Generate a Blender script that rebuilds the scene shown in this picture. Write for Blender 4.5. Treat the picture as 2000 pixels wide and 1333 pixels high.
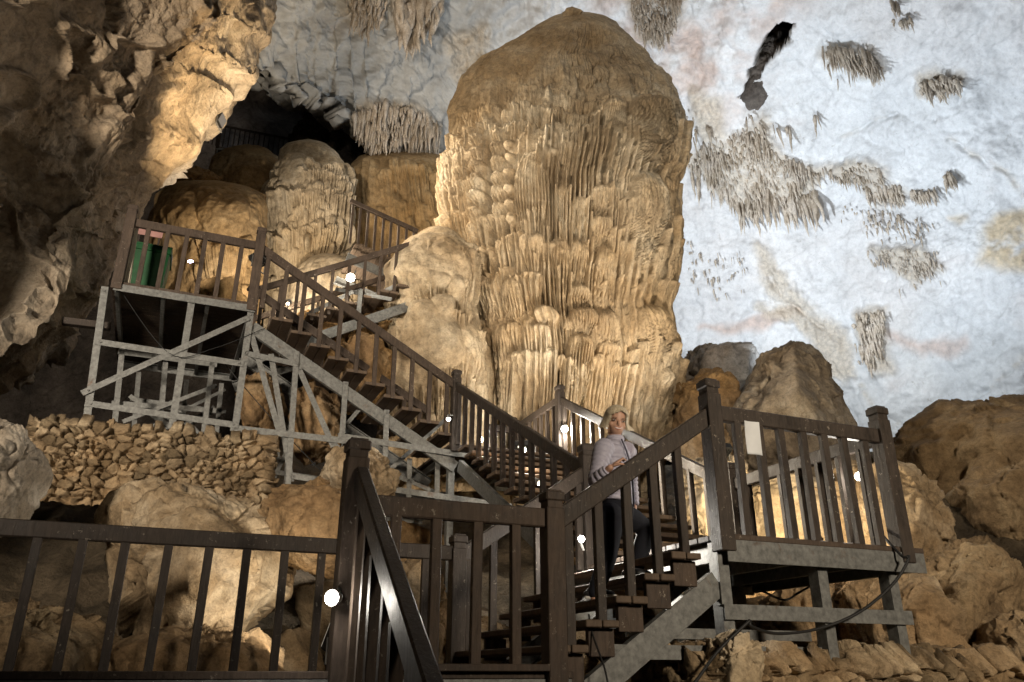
import bpy, bmesh, math, random
import numpy as np
from mathutils import Vector, Matrix

for _o in list(bpy.data.objects):
    bpy.data.objects.remove(_o, do_unlink=True)
S = bpy.context.scene
COL = S.collection
rad = math.radians

# ------------------------------------------------------------------ camera, world, exposure
FPX, PITCH, EYE = 1555.5, rad(22.63), 1.6          # 28 mm lens on 36 mm film, tilted up
cam_d = bpy.data.cameras.new('camera')
cam_d.lens = 36.0 * FPX / 2000.0
cam_d.sensor_width = 36.0
cam_d.clip_start, cam_d.clip_end = 0.05, 400.0
cam = bpy.data.objects.new('camera', cam_d)
COL.objects.link(cam)
cam.location = (0, 0, EYE)
cam.rotation_euler = (rad(90) + PITCH, 0, 0)
S.camera = cam

W = bpy.data.worlds.new('World')
S.world = W
W.use_nodes = True
_bg = W.node_tree.nodes['Background']
_bg.inputs[0].default_value = (0.9, 0.85, 0.8, 1)
_bg.inputs[1].default_value = 0.0                  # deep inside a cave: no daylight reaches it
S.view_settings.view_transform = 'Standard'
S.view_settings.look = 'None'
S.view_settings.exposure = 0.4
S.view_settings.gamma = 1.0
try:
    cy = S.cycles
    cy.use_denoising = True
    cy.max_bounces = 5
    cy.diffuse_bounces = 2
    cy.glossy_bounces = 2
    cy.transmission_bounces = 2
    cy.sample_clamp_indirect = 4.0
    cy.caustics_reflective = False
    cy.caustics_refractive = False
    cy.blur_glossy = 1.0
except Exception:
    pass

CT, ST = math.cos(PITCH), math.sin(PITCH)

def P(px, py, Y):
    """point at forward distance Y (m) seen at pixel (px, py) of the 2000-px frame"""
    u, v = (px - 1000.0) / FPX, (666.5 - py) / FPX
    t = Y / (CT - v * ST)
    return Vector((u * t, Y, EYE + (ST + v * CT) * t))

def PN(px, py, Y):                                  # the same for arrays -> (..., 3)
    px, py, Y = np.broadcast_arrays(np.asarray(px, float), np.asarray(py, float), np.asarray(Y, float))
    u, v = (px - 1000.0) / FPX, (666.5 - py) / FPX
    t = Y / (CT - v * ST)
    return np.stack([u * t, Y, EYE + (ST + v * CT) * t], -1)

def PPL(px, py, o, d):
    """pixel ray meets the vertical plane through o (x, y) along direction d (x, y)"""
    u, v = (px - 1000.0) / FPX, (666.5 - py) / FPX
    rx, ry = u, CT - v * ST
    nx, ny = -d[1], d[0]
    t = (o[0] * nx + o[1] * ny) / (rx * nx + ry * ny)
    return Vector((rx * t, ry * t, EYE + (ST + v * CT) * t))

# ------------------------------------------------------------------ noise (vectorised gradient noise)
_rs = np.random.RandomState(7)
_perm = _rs.permutation(256)
_perm = np.concatenate([_perm, _perm, _perm])
_g = _rs.normal(size=(256, 3)); _g /= np.linalg.norm(_g, axis=1)[:, None]

def pnoise(p):
    p = np.asarray(p, np.float64)
    i = np.floor(p).astype(np.int64); f = p - i
    i &= 255
    w = f * f * f * (f * (f * 6 - 15) + 10)
    out = 0
    for dx in (0, 1):
        wx = w[..., 0] if dx else 1 - w[..., 0]
        hx = _perm[i[..., 0] + dx]
        for dy in (0, 1):
            wy = w[..., 1] if dy else 1 - w[..., 1]
            hy = _perm[hx + i[..., 1] + dy]
            for dz in (0, 1):
                wz = w[..., 2] if dz else 1 - w[..., 2]
                g = _g[_perm[hy + i[..., 2] + dz] & 255]
                d = (g[..., 0] * (f[..., 0] - dx) + g[..., 1] * (f[..., 1] - dy) + g[..., 2] * (f[..., 2] - dz))
                out = out + wx * wy * wz * d
    return out * 1.6

def fbm(p, freq=1.0, octv=4, gain=0.5, ridge=False, seed=0.0):
    p = np.asarray(p, float) * freq + seed * 17.31
    a, s, tot = 1.0, 0.0, 0.0
    for k in range(octv):
        n = pnoise(p)
        if ridge: n = 1 - 2 * np.abs(n)
        s = s + a * n; tot += a
        a *= gain; p = p * 2.03 + 11.7
    return s / tot

def sstep(a, b, x):
    t = np.clip((x - a) / (b - a), 0, 1)
    return t * t * (3 - 2 * t)

def blur(a, n):
    for _ in range(n):
        b = np.pad(a, 1, mode='edge')
        a = (b[:-2, 1:-1] + b[2:, 1:-1] + b[1:-1, :-2] + b[1:-1, 2:] + 2 * b[1:-1, 1:-1]) / 6
    return a

# ------------------------------------------------------------------ object helpers
def tag(o, label=None, cat=None, group=None, kind=None):
    if label: o['label'] = label
    if cat: o['category'] = cat
    if group: o['group'] = group
    if kind: o['kind'] = kind
    return o

def thing(name, label, cat, loc=(0, 0, 0), group=None):
    o = bpy.data.objects.new(name, None)
    COL.objects.link(o)
    o.location = loc
    o.empty_display_size = 0.2
    return tag(o, label, cat, group)

def mesh_obj(name, verts, faces, mat, parent=None, smooth=False):
    """verts are in world coordinates; with a parent they are made local to it"""
    me = bpy.data.meshes.new(name)
    v = np.asarray(verts, float).reshape(-1, 3)
    if parent is not None:
        v = v - np.array(parent_world(parent))
    me.from_pydata([tuple(q) for q in v], [], [tuple(int(i) for i in f) for f in faces])
    if smooth: me.polygons.foreach_set('use_smooth', [True] * len(me.polygons))
    me.materials.append(mat)
    o = bpy.data.objects.new(name, me)
    COL.objects.link(o)
    if parent is not None: o.parent = parent
    return o

def parent_world(p):
    l = Vector((0, 0, 0))
    while p is not None:
        l += p.location; p = p.parent
    return l

def grid_obj(name, V, mat, parent=None, wrap=False, smooth=True, flip=False, attrs=None, drop=None):
    """V: (rows, cols, 3) array of world points"""
    n, m = V.shape[:2]
    v = V.reshape(-1, 3).astype(np.float32)
    if parent is not None: v = v - np.array(parent_world(parent), np.float32)
    r = np.arange(n - 1)[:, None]; c = np.arange(m if wrap else m - 1)[None, :]
    c2 = (c + 1) % m
    f = np.stack(np.broadcast_arrays(r * m + c, r * m + c2, (r + 1) * m + c2, (r + 1) * m + c), -1).reshape(-1, 4)
    if drop is not None: f = f[~drop[:n - 1, :m - 1].ravel()]
    if flip: f = f[:, ::-1]
    me = bpy.data.meshes.new(name)
    me.vertices.add(len(v)); me.vertices.foreach_set('co', v.ravel())
    me.loops.add(f.size); me.loops.foreach_set('vertex_index', f.astype(np.int32).ravel())
    me.polygons.add(len(f)); me.polygons.foreach_set('loop_start', np.arange(0, f.size, 4, dtype=np.int32))
    me.polygons.foreach_set('loop_total', np.full(len(f), 4, np.int32))
    me.polygons.foreach_set('use_smooth', np.full(len(f), smooth))
    me.update(); me.validate()
    for k_, v_ in (attrs or {}).items():
        at = me.attributes.new(k_, 'FLOAT', 'POINT'); at.data.foreach_set('value', np.asarray(v_, np.float32).ravel())
    me.materials.append(mat)
    o = bpy.data.objects.new(name, me)
    COL.objects.link(o)
    if parent is not None: o.parent = parent
    return o

class MB:
    """collects boxes, beams, tubes and lathes; build() links them as ONE mesh object"""
    def __init__(s): s.v = []; s.f = []
    def add(s, v, f):
        o = len(s.v); s.v += [tuple(q) for q in v]; s.f += [tuple(i + o for i in q) for q in f]
    def frame(s, c, ax, ay, az, hx, hy, hz, ch=0.004):
        """box with chamfered edges; ax, ay, az unit axes, half sizes"""
        c = Vector(c)
        ch = min(ch, hx * .45, hy * .45, hz * .45)
        V = []; idx = {}
        def vid(k):
            if k not in idx:
                idx[k] = len(V)
                V.append(c + ax * k[0] + ay * k[1] + az * k[2])
            return idx[k]
        F = []
        H = (hx, hy, hz)
        def corner(sg, a):     # the vertex of corner sg that lies on face axis a
            q = [sg[i] * (H[i] - (0 if i == a else ch)) for i in range(3)]
            return vid(tuple(round(t, 6) for t in q))
        for a in range(3):
            b, d = (a + 1) % 3, (a + 2) % 3
            for sa in (-1, 1):
                quad = []
                for sb, sd in ((-1, -1), (1, -1), (1, 1), (-1, 1)):
                    sg = [0, 0, 0]; sg[a] = sa; sg[b] = sb; sg[d] = sd
                    quad.append(corner(sg, a))
                F.append(quad if sa > 0 else quad[::-1])
        for a in range(3):      # edges parallel to axis a
            b, d = (a + 1) % 3, (a + 2) % 3
            for sb in (-1, 1):
                for sd in (-1, 1):
                    s0 = [0, 0, 0]; s0[a] = -1; s0[b] = sb; s0[d] = sd
                    s1 = list(s0); s1[a] = 1
                    q = [corner(s0, b), corner(s1, b), corner(s1, d), corner(s0, d)]
                    F.append(q if sb * sd < 0 else q[::-1])
        for sx in (-1, 1):
            for sy in (-1, 1):
                for sz in (-1, 1):
                    q = [corner((sx, sy, sz), 0), corner((sx, sy, sz), 1), corner((sx, sy, sz), 2)]
                    F.append(q if sx * sy * sz > 0 else q[::-1])
        s.add(V, F)
    def box(s, c, hx, hy, hz, rz=0.0, ch=0.004):
        ax = Vector((math.cos(rz), math.sin(rz), 0)); ay = Vector((-math.sin(rz), math.cos(rz), 0))
        s.frame(c, ax, ay, Vector((0, 0, 1)), hx, hy, hz, ch)
    def beam(s, p, q, w, h, up=(0, 0, 1), ch=0.004):
        """board from p to q; w across, h along 'up'"""
        p, q = Vector(p), Vector(q)
        ax = (q - p); L = ax.length; ax.normalize()
        up = Vector(up)
        if abs(ax.dot(up)) > .98: up = Vector((0, 1, 0))
        ay = up.cross(ax).normalized(); az = ax.cross(ay).normalized()
        s.frame((p + q) / 2, ax, ay, az, L / 2, w / 2, h / 2, ch)
    def angle(s, p, q, w, t, side, up=(0, 0, 1)):
        """steel angle: a web (height w) and a flange on its upper edge pointing to 'side'"""
        p, q = Vector(p), Vector(q)
        ax = (q - p).normalized()
        side = Vector(side); side = (side - ax * side.dot(ax)).normalized()
        uz = ax.cross(side).normalized()
        if uz.dot(Vector(up)) < 0: uz = -uz
        L = (q - p).length
        c = (p + q) / 2
        s.frame(c, ax, side, ax.cross(side), L / 2, t / 2, w / 2, .001)
        c2 = c + uz * (w / 2 - t / 2) + side * (w * .35 + t / 2 + .0005)
        s.frame(c2, ax, side, ax.cross(side), L / 2, w * .35, t / 2 - .0005, .001)
    def tube(s, pts, r, n=8, cap=True):
        pts = [Vector(p) for p in pts]
        rr = r if hasattr(r, '__len__') else [r] * len(pts)
        rings = []; V = []; F = []
        prev = None
        for i, p in enumerate(pts):
            d = (pts[min(i + 1, len(pts) - 1)] - pts[max(i - 1, 0)]).normalized()
            a = prev if prev is not None else (Vector((0, 0, 1)) if abs(d.z) < .9 else Vector((1, 0, 0)))
            a = (a - d * a.dot(d)).normalized(); b = d.cross(a); prev = a
            for k in range(n):
                t = 2 * math.pi * k / n
                V.append(p + (a * math.cos(t) + b * math.sin(t)) * rr[i])
        for i in range(len(pts) - 1):
            for k in range(n):
                k2 = (k + 1) % n
                F.append((i * n + k, i * n + k2, (i + 1) * n + k2, (i + 1) * n + k))
        if cap:
            F.append(tuple(range(n))[::-1]); F.append(tuple((len(pts) - 1) * n + k for k in range(n)))
        s.add(V, F)
    def ball(s, c, r, n=10, m=7, sc=(1, 1, 1)):
        V = []; F = []
        c = Vector(c)
        for i in range(m + 1):
            t = math.pi * i / m
            for k in range(n):
                a = 2 * math.pi * k / n
                V.append(c + Vector((math.sin(t) * math.cos(a) * r * sc[0], math.sin(t) * math.sin(a) * r * sc[1], math.cos(t) * r * sc[2])))
        for i in range(m):
            for k in range(n):
                k2 = (k + 1) % n
                F.append((i * n + k, (i + 1) * n + k, (i + 1) * n + k2, i * n + k2))
        s.add(V, F)
    def build(s, name, mat, parent=None, smooth=False):
        return mesh_obj(name, s.v, s.f, mat, parent, smooth)

# ------------------------------------------------------------------ materials
def new_mat(name):
    m = bpy.data.materials.new(name); m.use_nodes = True
    nt = m.node_tree; nt.nodes.clear()
    out = nt.nodes.new('ShaderNodeOutputMaterial'); b = nt.nodes.new('ShaderNodeBsdfPrincipled')
    nt.links.new(b.outputs[0], out.inputs[0])
    return m, nt, b

def N(nt, typ, **kw):
    n = nt.nodes.new(typ)
    for k, v in kw.items():
        if k in n.inputs: n.inputs[k].default_value = v
        else: setattr(n, k, v)
    return n

def coords(nt, scale=(1, 1, 1)):
    g = nt.nodes.new('ShaderNodeNewGeometry')       # world position
    mp = nt.nodes.new('ShaderNodeMapping'); mp.inputs['Scale'].default_value = scale
    nt.links.new(g.outputs['Position'], mp.inputs[0])
    return mp.outputs[0]

def ramp(nt, fac, stops):
    r = nt.nodes.new('ShaderNodeValToRGB')
    e = r.color_ramp.elements
    while len(e) > 1: e.remove(e[-1])
    for i, (p, c) in enumerate(stops):
        if i == 0: e[0].position = p; el = e[0]
        else: el = e.new(p)
        c = c if hasattr(c, '__len__') else (c, c, c)
        el.color = (*c, 1)
    nt.links.new(fac, r.inputs[0])
    return r.outputs[0]

def mixc(nt, fac, a, b, mode='MIX'):
    m = nt.nodes.new('ShaderNodeMix'); m.data_type = 'RGBA'; m.blend_type = mode
    for s_, v in ((0, fac), (6, a), (7, b)):
        if hasattr(v, 'links') or hasattr(v, 'is_linked'): nt.links.new(v, m.inputs[s_])
        elif s_ == 0: m.inputs[0].default_value = v
        else: m.inputs[s_].default_value = (*v, 1)
    return m.outputs[2]

def noise(nt, vec, scale, detail=6, rough=.6, dist=0.0):
    n = N(nt, 'ShaderNodeTexNoise', Scale=scale, Detail=detail, Roughness=rough, Distortion=dist)
    nt.links.new(vec, n.inputs['Vector'])
    return n.outputs['Fac']

def vor(nt, vec, scale, feature='F1'):
    n = nt.nodes.new('ShaderNodeTexVoronoi'); n.feature = feature; n.inputs['Scale'].default_value = scale
    nt.links.new(vec, n.inputs['Vector'])
    return n.outputs['Distance']

def bump(nt, b, h, strength, dist, prev=None):
    n = N(nt, 'ShaderNodeBump', Strength=strength, Distance=dist)
    nt.links.new(h, n.inputs['Height'])
    if prev is not None: nt.links.new(prev, n.inputs['Normal'])
    nt.links.new(n.outputs[0], b.inputs['Normal'])
    return n.outputs[0]

def rock(name, dark, mid, light, sc=1.0, rough=.85, bs=.5, bd=.08, crack=0.5, tint=None, tint_amt=.5, streak=0.0, fine=1.0, mott=.75):
    m, nt, b = new_mat(name)
    v = coords(nt)
    n1 = noise(nt, v, 1.1 * sc, 10, .62, .3)
    c = ramp(nt, n1, [(.3, dark), (.5, mid), (.68, light)])
    n2 = noise(nt, v, .33 * sc, 4, .5)
    if tint is not None:
        c = mixc(nt, ramp(nt, n2, [(.46, 0.0), (.62, tint_amt)]), c, tint)
    n3 = noise(nt, v, 9 * sc, 6, .7)
    c = mixc(nt, mott, c, ramp(nt, n3, [(.25, .35), (.5, .95), (.75, 1.35)]), 'MULTIPLY')
    n5 = noise(nt, v, 34 * sc, 4, .7)
    c = mixc(nt, .5 * mott, c, ramp(nt, n5, [(.32, .35), (.5, 1.0), (.7, 1.3)]), 'MULTIPLY')
    if streak:
        vs = coords(nt, (3.2, 3.2, .22))
        n4 = noise(nt, vs, 1.4 * sc, 5, .6)
        c = mixc(nt, streak, c, ramp(nt, n4, [(.3, .55), (.55, 1.0), (.75, 1.25)]), 'MULTIPLY')
    if crack:
        vd = N(nt, 'ShaderNodeVectorMath', operation='ADD')
        nn = N(nt, 'ShaderNodeTexNoise', Scale=1.3 * sc, Detail=4.0)
        nt.links.new(v, nn.inputs['Vector'])
        nt.links.new(v, vd.inputs[0]); nt.links.new(nn.outputs['Color'], vd.inputs[1])
        e = vor(nt, vd.outputs[0], .8 * sc, 'DISTANCE_TO_EDGE')
        c = mixc(nt, crack, c, ramp(nt, e, [(0.0, .35), (.018, .8), (.05, 1.0)]), 'MULTIPLY')
    nt.links.new(c, b.inputs['Base Color'])
    b.inputs['Roughness'].default_value = rough
    b.inputs['Specular IOR Level'].default_value = .25
    pr = bump(nt, b, n1, bs, bd * 2.2)
    pr = bump(nt, b, n3, min(1, bs * 1.3), bd * .8 * fine, pr)
    bump(nt, b, n5, min(1, bs * 1.4), bd * .22 * fine, pr)
    return m

def wood(name, dark, light, rough=.45, chips=.5, bs=.35):
    m, nt, b = new_mat(name)
    tc = nt.nodes.new('ShaderNodeTexCoord')
    v = coords(nt, (1, 1, 1))
    vs = coords(nt, (14, 14, 2.2))
    n1 = noise(nt, vs, 3.0, 6, .65, .6)
    n2 = noise(nt, v, 3.5, 6, .65)
    f = mixc(nt, .5, ramp(nt, n1, [(.3, 0.0), (.7, 1.0)]), ramp(nt, n2, [(.3, 0.0), (.7, 1.0)]))
    c = mixc(nt, f, dark, light)
    n3 = noise(nt, v, 26, 6, .75)
    n4 = noise(nt, v, 2.3, 3, .5)
    msk = mixc(nt, 1.0, ramp(nt, n3, [(.60, 0.0), (.66, chips)]), ramp(nt, n4, [(.42, 0.0), (.58, 1.0)]), 'MULTIPLY')
    c = mixc(nt, msk, c, (.27, .235, .19))
    nt.links.new(c, b.inputs['Base Color'])
    nt.links.new(ramp(nt, n2, [(.3, rough), (.7, rough + .3)]), b.inputs['Roughness'])
    b.inputs['Specular IOR Level'].default_value = .25
    pr = bump(nt, b, n1, bs, .006)
    bump(nt, b, n3, bs, .004, pr)
    return m

def plain(name, col, rough=.5, metal=0.0, var=.25, sc=8, bs=.0, spec=.4):
    m, nt, b = new_mat(name)
    v = coords(nt)
    n1 = noise(nt, v, sc, 6, .65)
    c = mixc(nt, ramp(nt, n1, [(.3, 0.0), (.7, 1.0)]), tuple(x * (1 - var) for x in col), tuple(min(1, x * (1 + var)) for x in col))
    nt.links.new(c, b.inputs['Base Color'])
    b.inputs['Roughness'].default_value = rough; b.inputs['Metallic'].default_value = metal
    b.inputs['Specular IOR Level'].default_value = spec
    if bs: bump(nt, b, n1, bs, .01)
    return m

def emis(name, col, st):
    m, nt, b = new_mat(name)
    b.inputs['Base Color'].default_value = (.8, .8, .8, 1) if st > 1 else (.04, .04, .045, 1)
    b.inputs['Emission Color'].default_value = (*col, 1)
    b.inputs['Emission Strength'].default_value = st
    return m

def attr_tint(mat, name, col, amt=1.0, rough_noise=0.0, scale=6):
    """mixes a mineral stain colour in where a mesh attribute says the stone has it"""
    nt = mat.node_tree; b = nt.nodes['Principled BSDF']
    a = nt.nodes.new('ShaderNodeAttribute'); a.attribute_name = name
    l = b.inputs['Base Color'].links[0]; src = l.from_socket
    n = noise(nt, coords(nt), scale, 8, .7)
    c2 = mixc(nt, ramp(nt, n, [(.3, 0.0), (.7, 1.0)]), tuple(x * .55 for x in col), tuple(min(1, x * 1.35) for x in col))
    f = N(nt, 'ShaderNodeMath', operation='MULTIPLY'); nt.links.new(a.outputs['Fac'], f.inputs[0]); f.inputs[1].default_value = amt
    f.use_clamp = True
    m = mixc(nt, f.outputs[0], src, c2)
    nt.links.new(m, b.inputs['Base Color'])
def attr_tone(mat, name, lo=.6, hi=1.4):
    nt = mat.node_tree; b = nt.nodes['Principled BSDF']
    a = nt.nodes.new('ShaderNodeAttribute'); a.attribute_name = name
    src = b.inputs['Base Color'].links[0].from_socket
    m = mixc(nt, 1.0, src, ramp(nt, a.outputs['Fac'], [(0.0, (lo, lo * .97, lo * .9)), (.5, (1, .98, .95)), (1.0, (hi, hi, hi))]), 'MULTIPLY')
    nt.links.new(m, b.inputs['Base Color'])

M = {}
M['column'] = rock('flowstone_tan', (.27, .195, .115), (.46, .36, .235), (.62, .53, .39), sc=.9, bs=.8, bd=.05, crack=0, tint=(.42, .27, .12), tint_amt=.45, streak=.55)
M['flow'] = rock('flowstone_ochre', (.19, .125, .06), (.36, .25, .13), (.48, .36, .21), sc=1.0, bs=.4, bd=.04, crack=0, tint=(.34, .2, .07), tint_amt=.4, streak=.35)
M['pale'] = rock('flowstone_pale', (.22, .17, .11), (.45, .37, .26), (.6, .52, .4), sc=1.2, bs=.35, bd=.04, crack=0, tint=(.38, .27, .14), tint_amt=.5, streak=.4)
M['ceil'] = rock('limestone_white', (.58, .585, .59), (.67, .68, .69), (.75, .76, .77), sc=.55, bs=.5, bd=.07, crack=.2, tint=(.58, .52, .48), tint_amt=.35, mott=.28)
M['ceilgrey'] = rock('limestone_grey', (.20, .19, .18), (.42, .42, .41), (.62, .63, .62), sc=.8, bs=.6, bd=.10, crack=.3, tint=(.34, .27, .21), tint_amt=.6)
M['wall'] = rock('limestone_brown', (.16, .125, .09), (.38, .315, .235), (.56, .49, .40), sc=.7, bs=.6, bd=.09, crack=.55, tint=(.30, .21, .12), tint_amt=.6)
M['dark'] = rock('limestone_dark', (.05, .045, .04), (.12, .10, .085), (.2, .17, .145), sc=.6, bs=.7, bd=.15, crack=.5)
M['boulder'] = rock('boulder_tan', (.17, .12, .07), (.34, .25, .15), (.5, .41, .29), sc=1.3, bs=.6, bd=.05, crack=.45, tint=(.30, .18, .08), tint_amt=.6)
M['boulder_grey'] = rock('boulder_grey', (.15, .12, .09), (.30, .25, .19), (.46, .41, .34), sc=1.4, bs=.6, bd=.05, crack=.4, tint=(.26, .18, .10), tint_amt=.4)
M['boulder_red'] = rock('boulder_ochre', (.13, .078, .04), (.25, .16, .08), (.36, .26, .15), sc=1.3, bs=.6, bd=.05, crack=.45, tint=(.36, .2, .06), tint_amt=.5)
M['brown'] = rock('earth_brown', (.15, .10, .055), (.31, .22, .125), (.44, .34, .21), sc=1.6, bs=.6, bd=.06, crack=.2, tint=(.22, .145, .07), tint_amt=.5)
M['tite'] = rock('stalactite_grey', (.36, .29, .21), (.54, .46, .37), (.66, .59, .51), sc=2.0, bs=.4, bd=.03, crack=0, streak=.4)
M['rubble'] = rock('rubble_stone', (.12, .09, .055), (.27, .205, .13), (.42, .34, .23), sc=2.2, bs=.6, bd=.03, crack=.0, tint=(.3, .19, .09), tint_amt=.4)
attr_tone(M['rubble'], 'tone')
def specks(mat, col, amt=.7):
    nt = mat.node_tree; b = nt.nodes['Principled BSDF']
    src = b.inputs['Base Color'].links[0].from_socket
    v = coords(nt, (1, 1, .6))
    n1 = noise(nt, v, 5.5, 9, .72, .8); n2 = noise(nt, coords(nt), .55, 3, .6)
    f = mixc(nt, 1.0, ramp(nt, n1, [(.60, 0.0), (.68, amt)]), ramp(nt, n2, [(.45, 0.0), (.62, 1.0)]), 'MULTIPLY')
    nt.links.new(mixc(nt, f, src, col), b.inputs['Base Color'])
specks(M['ceil'], (.25, .22, .18))
attr_tint(M['ceil'], 'grey', (.36, .36, .345), .8, scale=1.5)
attr_tint(M['ceil'], 'pink', (.50, .36, .29), .75, scale=3)
attr_tint(M['ceil'], 'crust', (.47, .40, .31), .75, scale=9)
attr_tint(M['ceil'], 'tan', (.50, .38, .22), .8, scale=5)
M['soil'] = rock('cave_soil', (.05, .04, .028), (.11, .085, .055), (.19, .145, .095), sc=1.5, bs=.8, bd=.08, crack=.2)
M['wood'] = wood('stained_wood', (.012, .0095, .008), (.068, .053, .043), .42, .9, .7)
M['wood_red'] = wood('worn_wood', (.019, .0135, .0105), (.10, .073, .055), .5, .9, .6)
M['tread'] = wood('tread_wood', (.05, .034, .024), (.15, .11, .078), .55)
M['steel'] = plain('galvanised_steel', (.165, .168, .162), .5, .35, .4, 22, .2)
def rust(mat, col=(.11, .055, .025), lo=.60, hi=.70, sc=4.0, amt=.7):
    nt = mat.node_tree; b = nt.nodes['Principled BSDF']
    src = b.inputs['Base Color'].links[0].from_socket
    n1 = noise(nt, coords(nt), sc, 10, .75, .6)
    nt.links.new(mixc(nt, ramp(nt, n1, [(lo, 0.0), (hi, amt)]), src, col), b.inputs['Base Color'])
rust(M['steel']); rust(M['steel'], (.42, .42, .40), .63, .7, 9.0, .5)
M['steel_dark'] = plain('dull_steel', (.15, .15, .145), .6, .3, .4, 14, .15)
M['black'] = plain('black_rubber', (.012, .012, .012), .6)
M['lampbody'] = plain('lamp_body', (.3, .3, .3), .35, .6)
M['white'] = plain('white_sheet', (.62, .64, .66), .5, 0, .06)
# ------------------------------------------------------------------ cave floodlights (unseen; some inferred from the lit stone, some added as fill)
def light_obj(kind, loc, energy, col, parent=None, target=None, size=70, blend=.6, radius=.08, shape=None):
    d = bpy.data.lights.new('lamp_light', kind)
    d.energy = energy; d.color = col
    if kind == 'SPOT':
        d.spot_size = rad(size); d.spot_blend = blend
    if kind in ('SPOT', 'POINT'): d.shadow_soft_size = radius
    if kind == 'AREA':
        d.shape = 'DISK'; d.size = radius
        d.spread = rad(size)
    o = bpy.data.objects.new('lamp_light', d)
    COL.objects.link(o)
    o.location = loc
    if target is not None:
        o.rotation_euler = (Vector(target) - Vector(loc)).to_track_quat('-Z', 'Y').to_euler()
    if parent is not None:
        o.location = Vector(loc) - parent_world(parent); o.parent = parent
    return o

def floodlight(loc, target, energy, col, label, size=110, blend=.8, radius=.15, group=None, est=.5):
    """box floodlight on a stirrup, its light leaving through the front glass"""
    loc = Vector(loc); target = Vector(target)
    d = (target - loc).normalized()
    t = thing('floodlight', label, 'floodlight', loc, group)
    side = d.cross(Vector((0, 0, 1))).normalized(); up = side.cross(d)
    m = MB(); m.frame(loc - d * .07, d, side, up, .05, .15, .11, .01)
    for k in range(-3, 4): m.frame(loc - d * .135 + side * (k * .04), d, side, up, .015, .004, .09, .001)
    m.build('housing', M['lampbody'] if est > 1 else M['black'], t)
    m = MB(); m.frame(loc - d * .016, d, side, up, .003, .135, .095, .001)
    m.build('lens', emis('flood_lens', col, est), t)
    m = MB()
    for sg in (-1, 1): m.beam(loc - d * .07 + side * .165 * sg, loc - d * .07 + side * .165 * sg - Vector((0, 0, .2)), .01, .03)
    m.beam(loc - d * .07 - side * .17 - Vector((0, 0, .2)), loc - d * .07 + side * .17 - Vector((0, 0, .2)), .03, .01)
    m.build('bracket', M['steel_dark'], t)
    light_obj('SPOT', loc + d * .02, energy, col, t, target, size, blend, radius)
    return t

WARM, NEUT, COOL = (1.0, .74, .44), (1.0, .86, .68), (.82, .91, 1.0)
# cool floods behind the great column, washing the white wall
floodlight(P(1255, 610, 17.6), P(1520, 430, 23), 3400, COOL, 'cool floodlight hidden behind the great column, nearest its right edge', 150)
floodlight(P(1640, 820, 16.0), P(1800, 250, 17), 1500, COOL, 'cool floodlight standing behind the tall pointed boulder', 150)
floodlight(P(1010, 360, 17.6), P(900, 0, 17), 420, (.84, .93, 1.0), 'cool floodlight high behind the great column, aimed at the grey ceiling', 150)
floodlight(P(2080, 720, 11.5), P(1850, 100, 15), 700, (.78, .88, 1.0), 'cool floodlight on the brown slope at the far right', 150)
# warm floods, with unseen ones added to light the great column
floodlight(P(436, 236, 13.3), P(1080, 430, 13.5), 2700, (1, .87, .69), 'added warm floodlight at the left rock wall edge, aimed at the great column', 75, est=.1)
floodlight(P(1400, 872, 10.4), P(1130, 380, 13.3), 1000, (1, .90, .76), 'added hidden floodlight behind the right landing, aimed up the column', 90)
floodlight((.2, 11.9, 3.25 + EYE), P(1060, 600, 13.3), 130, NEUT, 'added floodlight on the deck of the middle landing, aimed up the column', 150, radius=.3)
floodlight((.8, -5.5, 6.4), P(1100, 200, 13.9), 1900, (1, .92, .80), 'added fill floodlight high behind the camera, aimed at the top of the column', 36, radius=.4)  # added to fill the column's upper half from the front
floodlight(P(1480, 1100, 8.9), P(1520, 985, 11.2), 420, (1, .8, .52), 'warm floodlight behind the right landing, aimed at the rocks', 150)
floodlight(P(505, 500, 11.7), P(420, 80, 12.3), 1300, (1, .72, .40), 'warm floodlight behind the upper landing newel, aimed up the rock wall edge', 75)
floodlight(P(545, 640, 12.9), P(600, 400, 17.5), 1300, NEUT, 'floodlight beneath the far stair, aimed at the small stalagmite', 110)
# fill lamps added behind the camera for the weak front light of this hall
floodlight((-5.5, -5.0, 4.5), P(310, 260, 11), 9500, (1, .86, .69), 'added fill floodlight behind the camera, to its left', 78, 1.0, radius=.6)
floodlight((5.5, -4.0, 5.0), P(1620, 880, 9), 3600, (1, .84, .64), 'added fill floodlight behind the camera, to its right', 76, 1.0, radius=.6)
floodlight(P(470, 330, 25.5), P(600, 200, 30), 60, COOL, 'weak added floodlight far back in the black hole', 150, est=.5)  # added so the rocks in the hole show faintly
floodlight(P(655, 1240, 6.95), P(330, 1060, 8.0), 95, (1, .88, .70), 'floodlight hidden behind the tall newel, aimed at the big pale boulder', 120)
# ------------------------------------------------------------------ the cave: ceiling, walls, floor
CX = np.array([-200, 300, 560, 900, 1250, 1600, 2000, 2600.])
CYR = np.array([-700, -400, -200, 0, 200, 400, 600, 900.])
CD = np.array([
    [8.0, 8.5, 9, 9, 9, 9, 8.5, 8],
    [10, 11, 12, 13, 13, 12, 11, 9.5],
    [12, 13, 14.5, 16, 16, 14.5, 13, 11],
    [14, 15, 17, 18.8, 18.8, 17, 14.5, 12],
    [15, 16.5, 19, 21, 21.5, 20, 17, 13.5],
    [16, 18, 21, 24, 24.5, 22.5, 18.5, 15],
    [17, 19, 22, 26, 26.5, 24, 19.5, 16],
    [18, 20, 23, 28, 28.5, 25.5, 20.5, 17.]])

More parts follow.
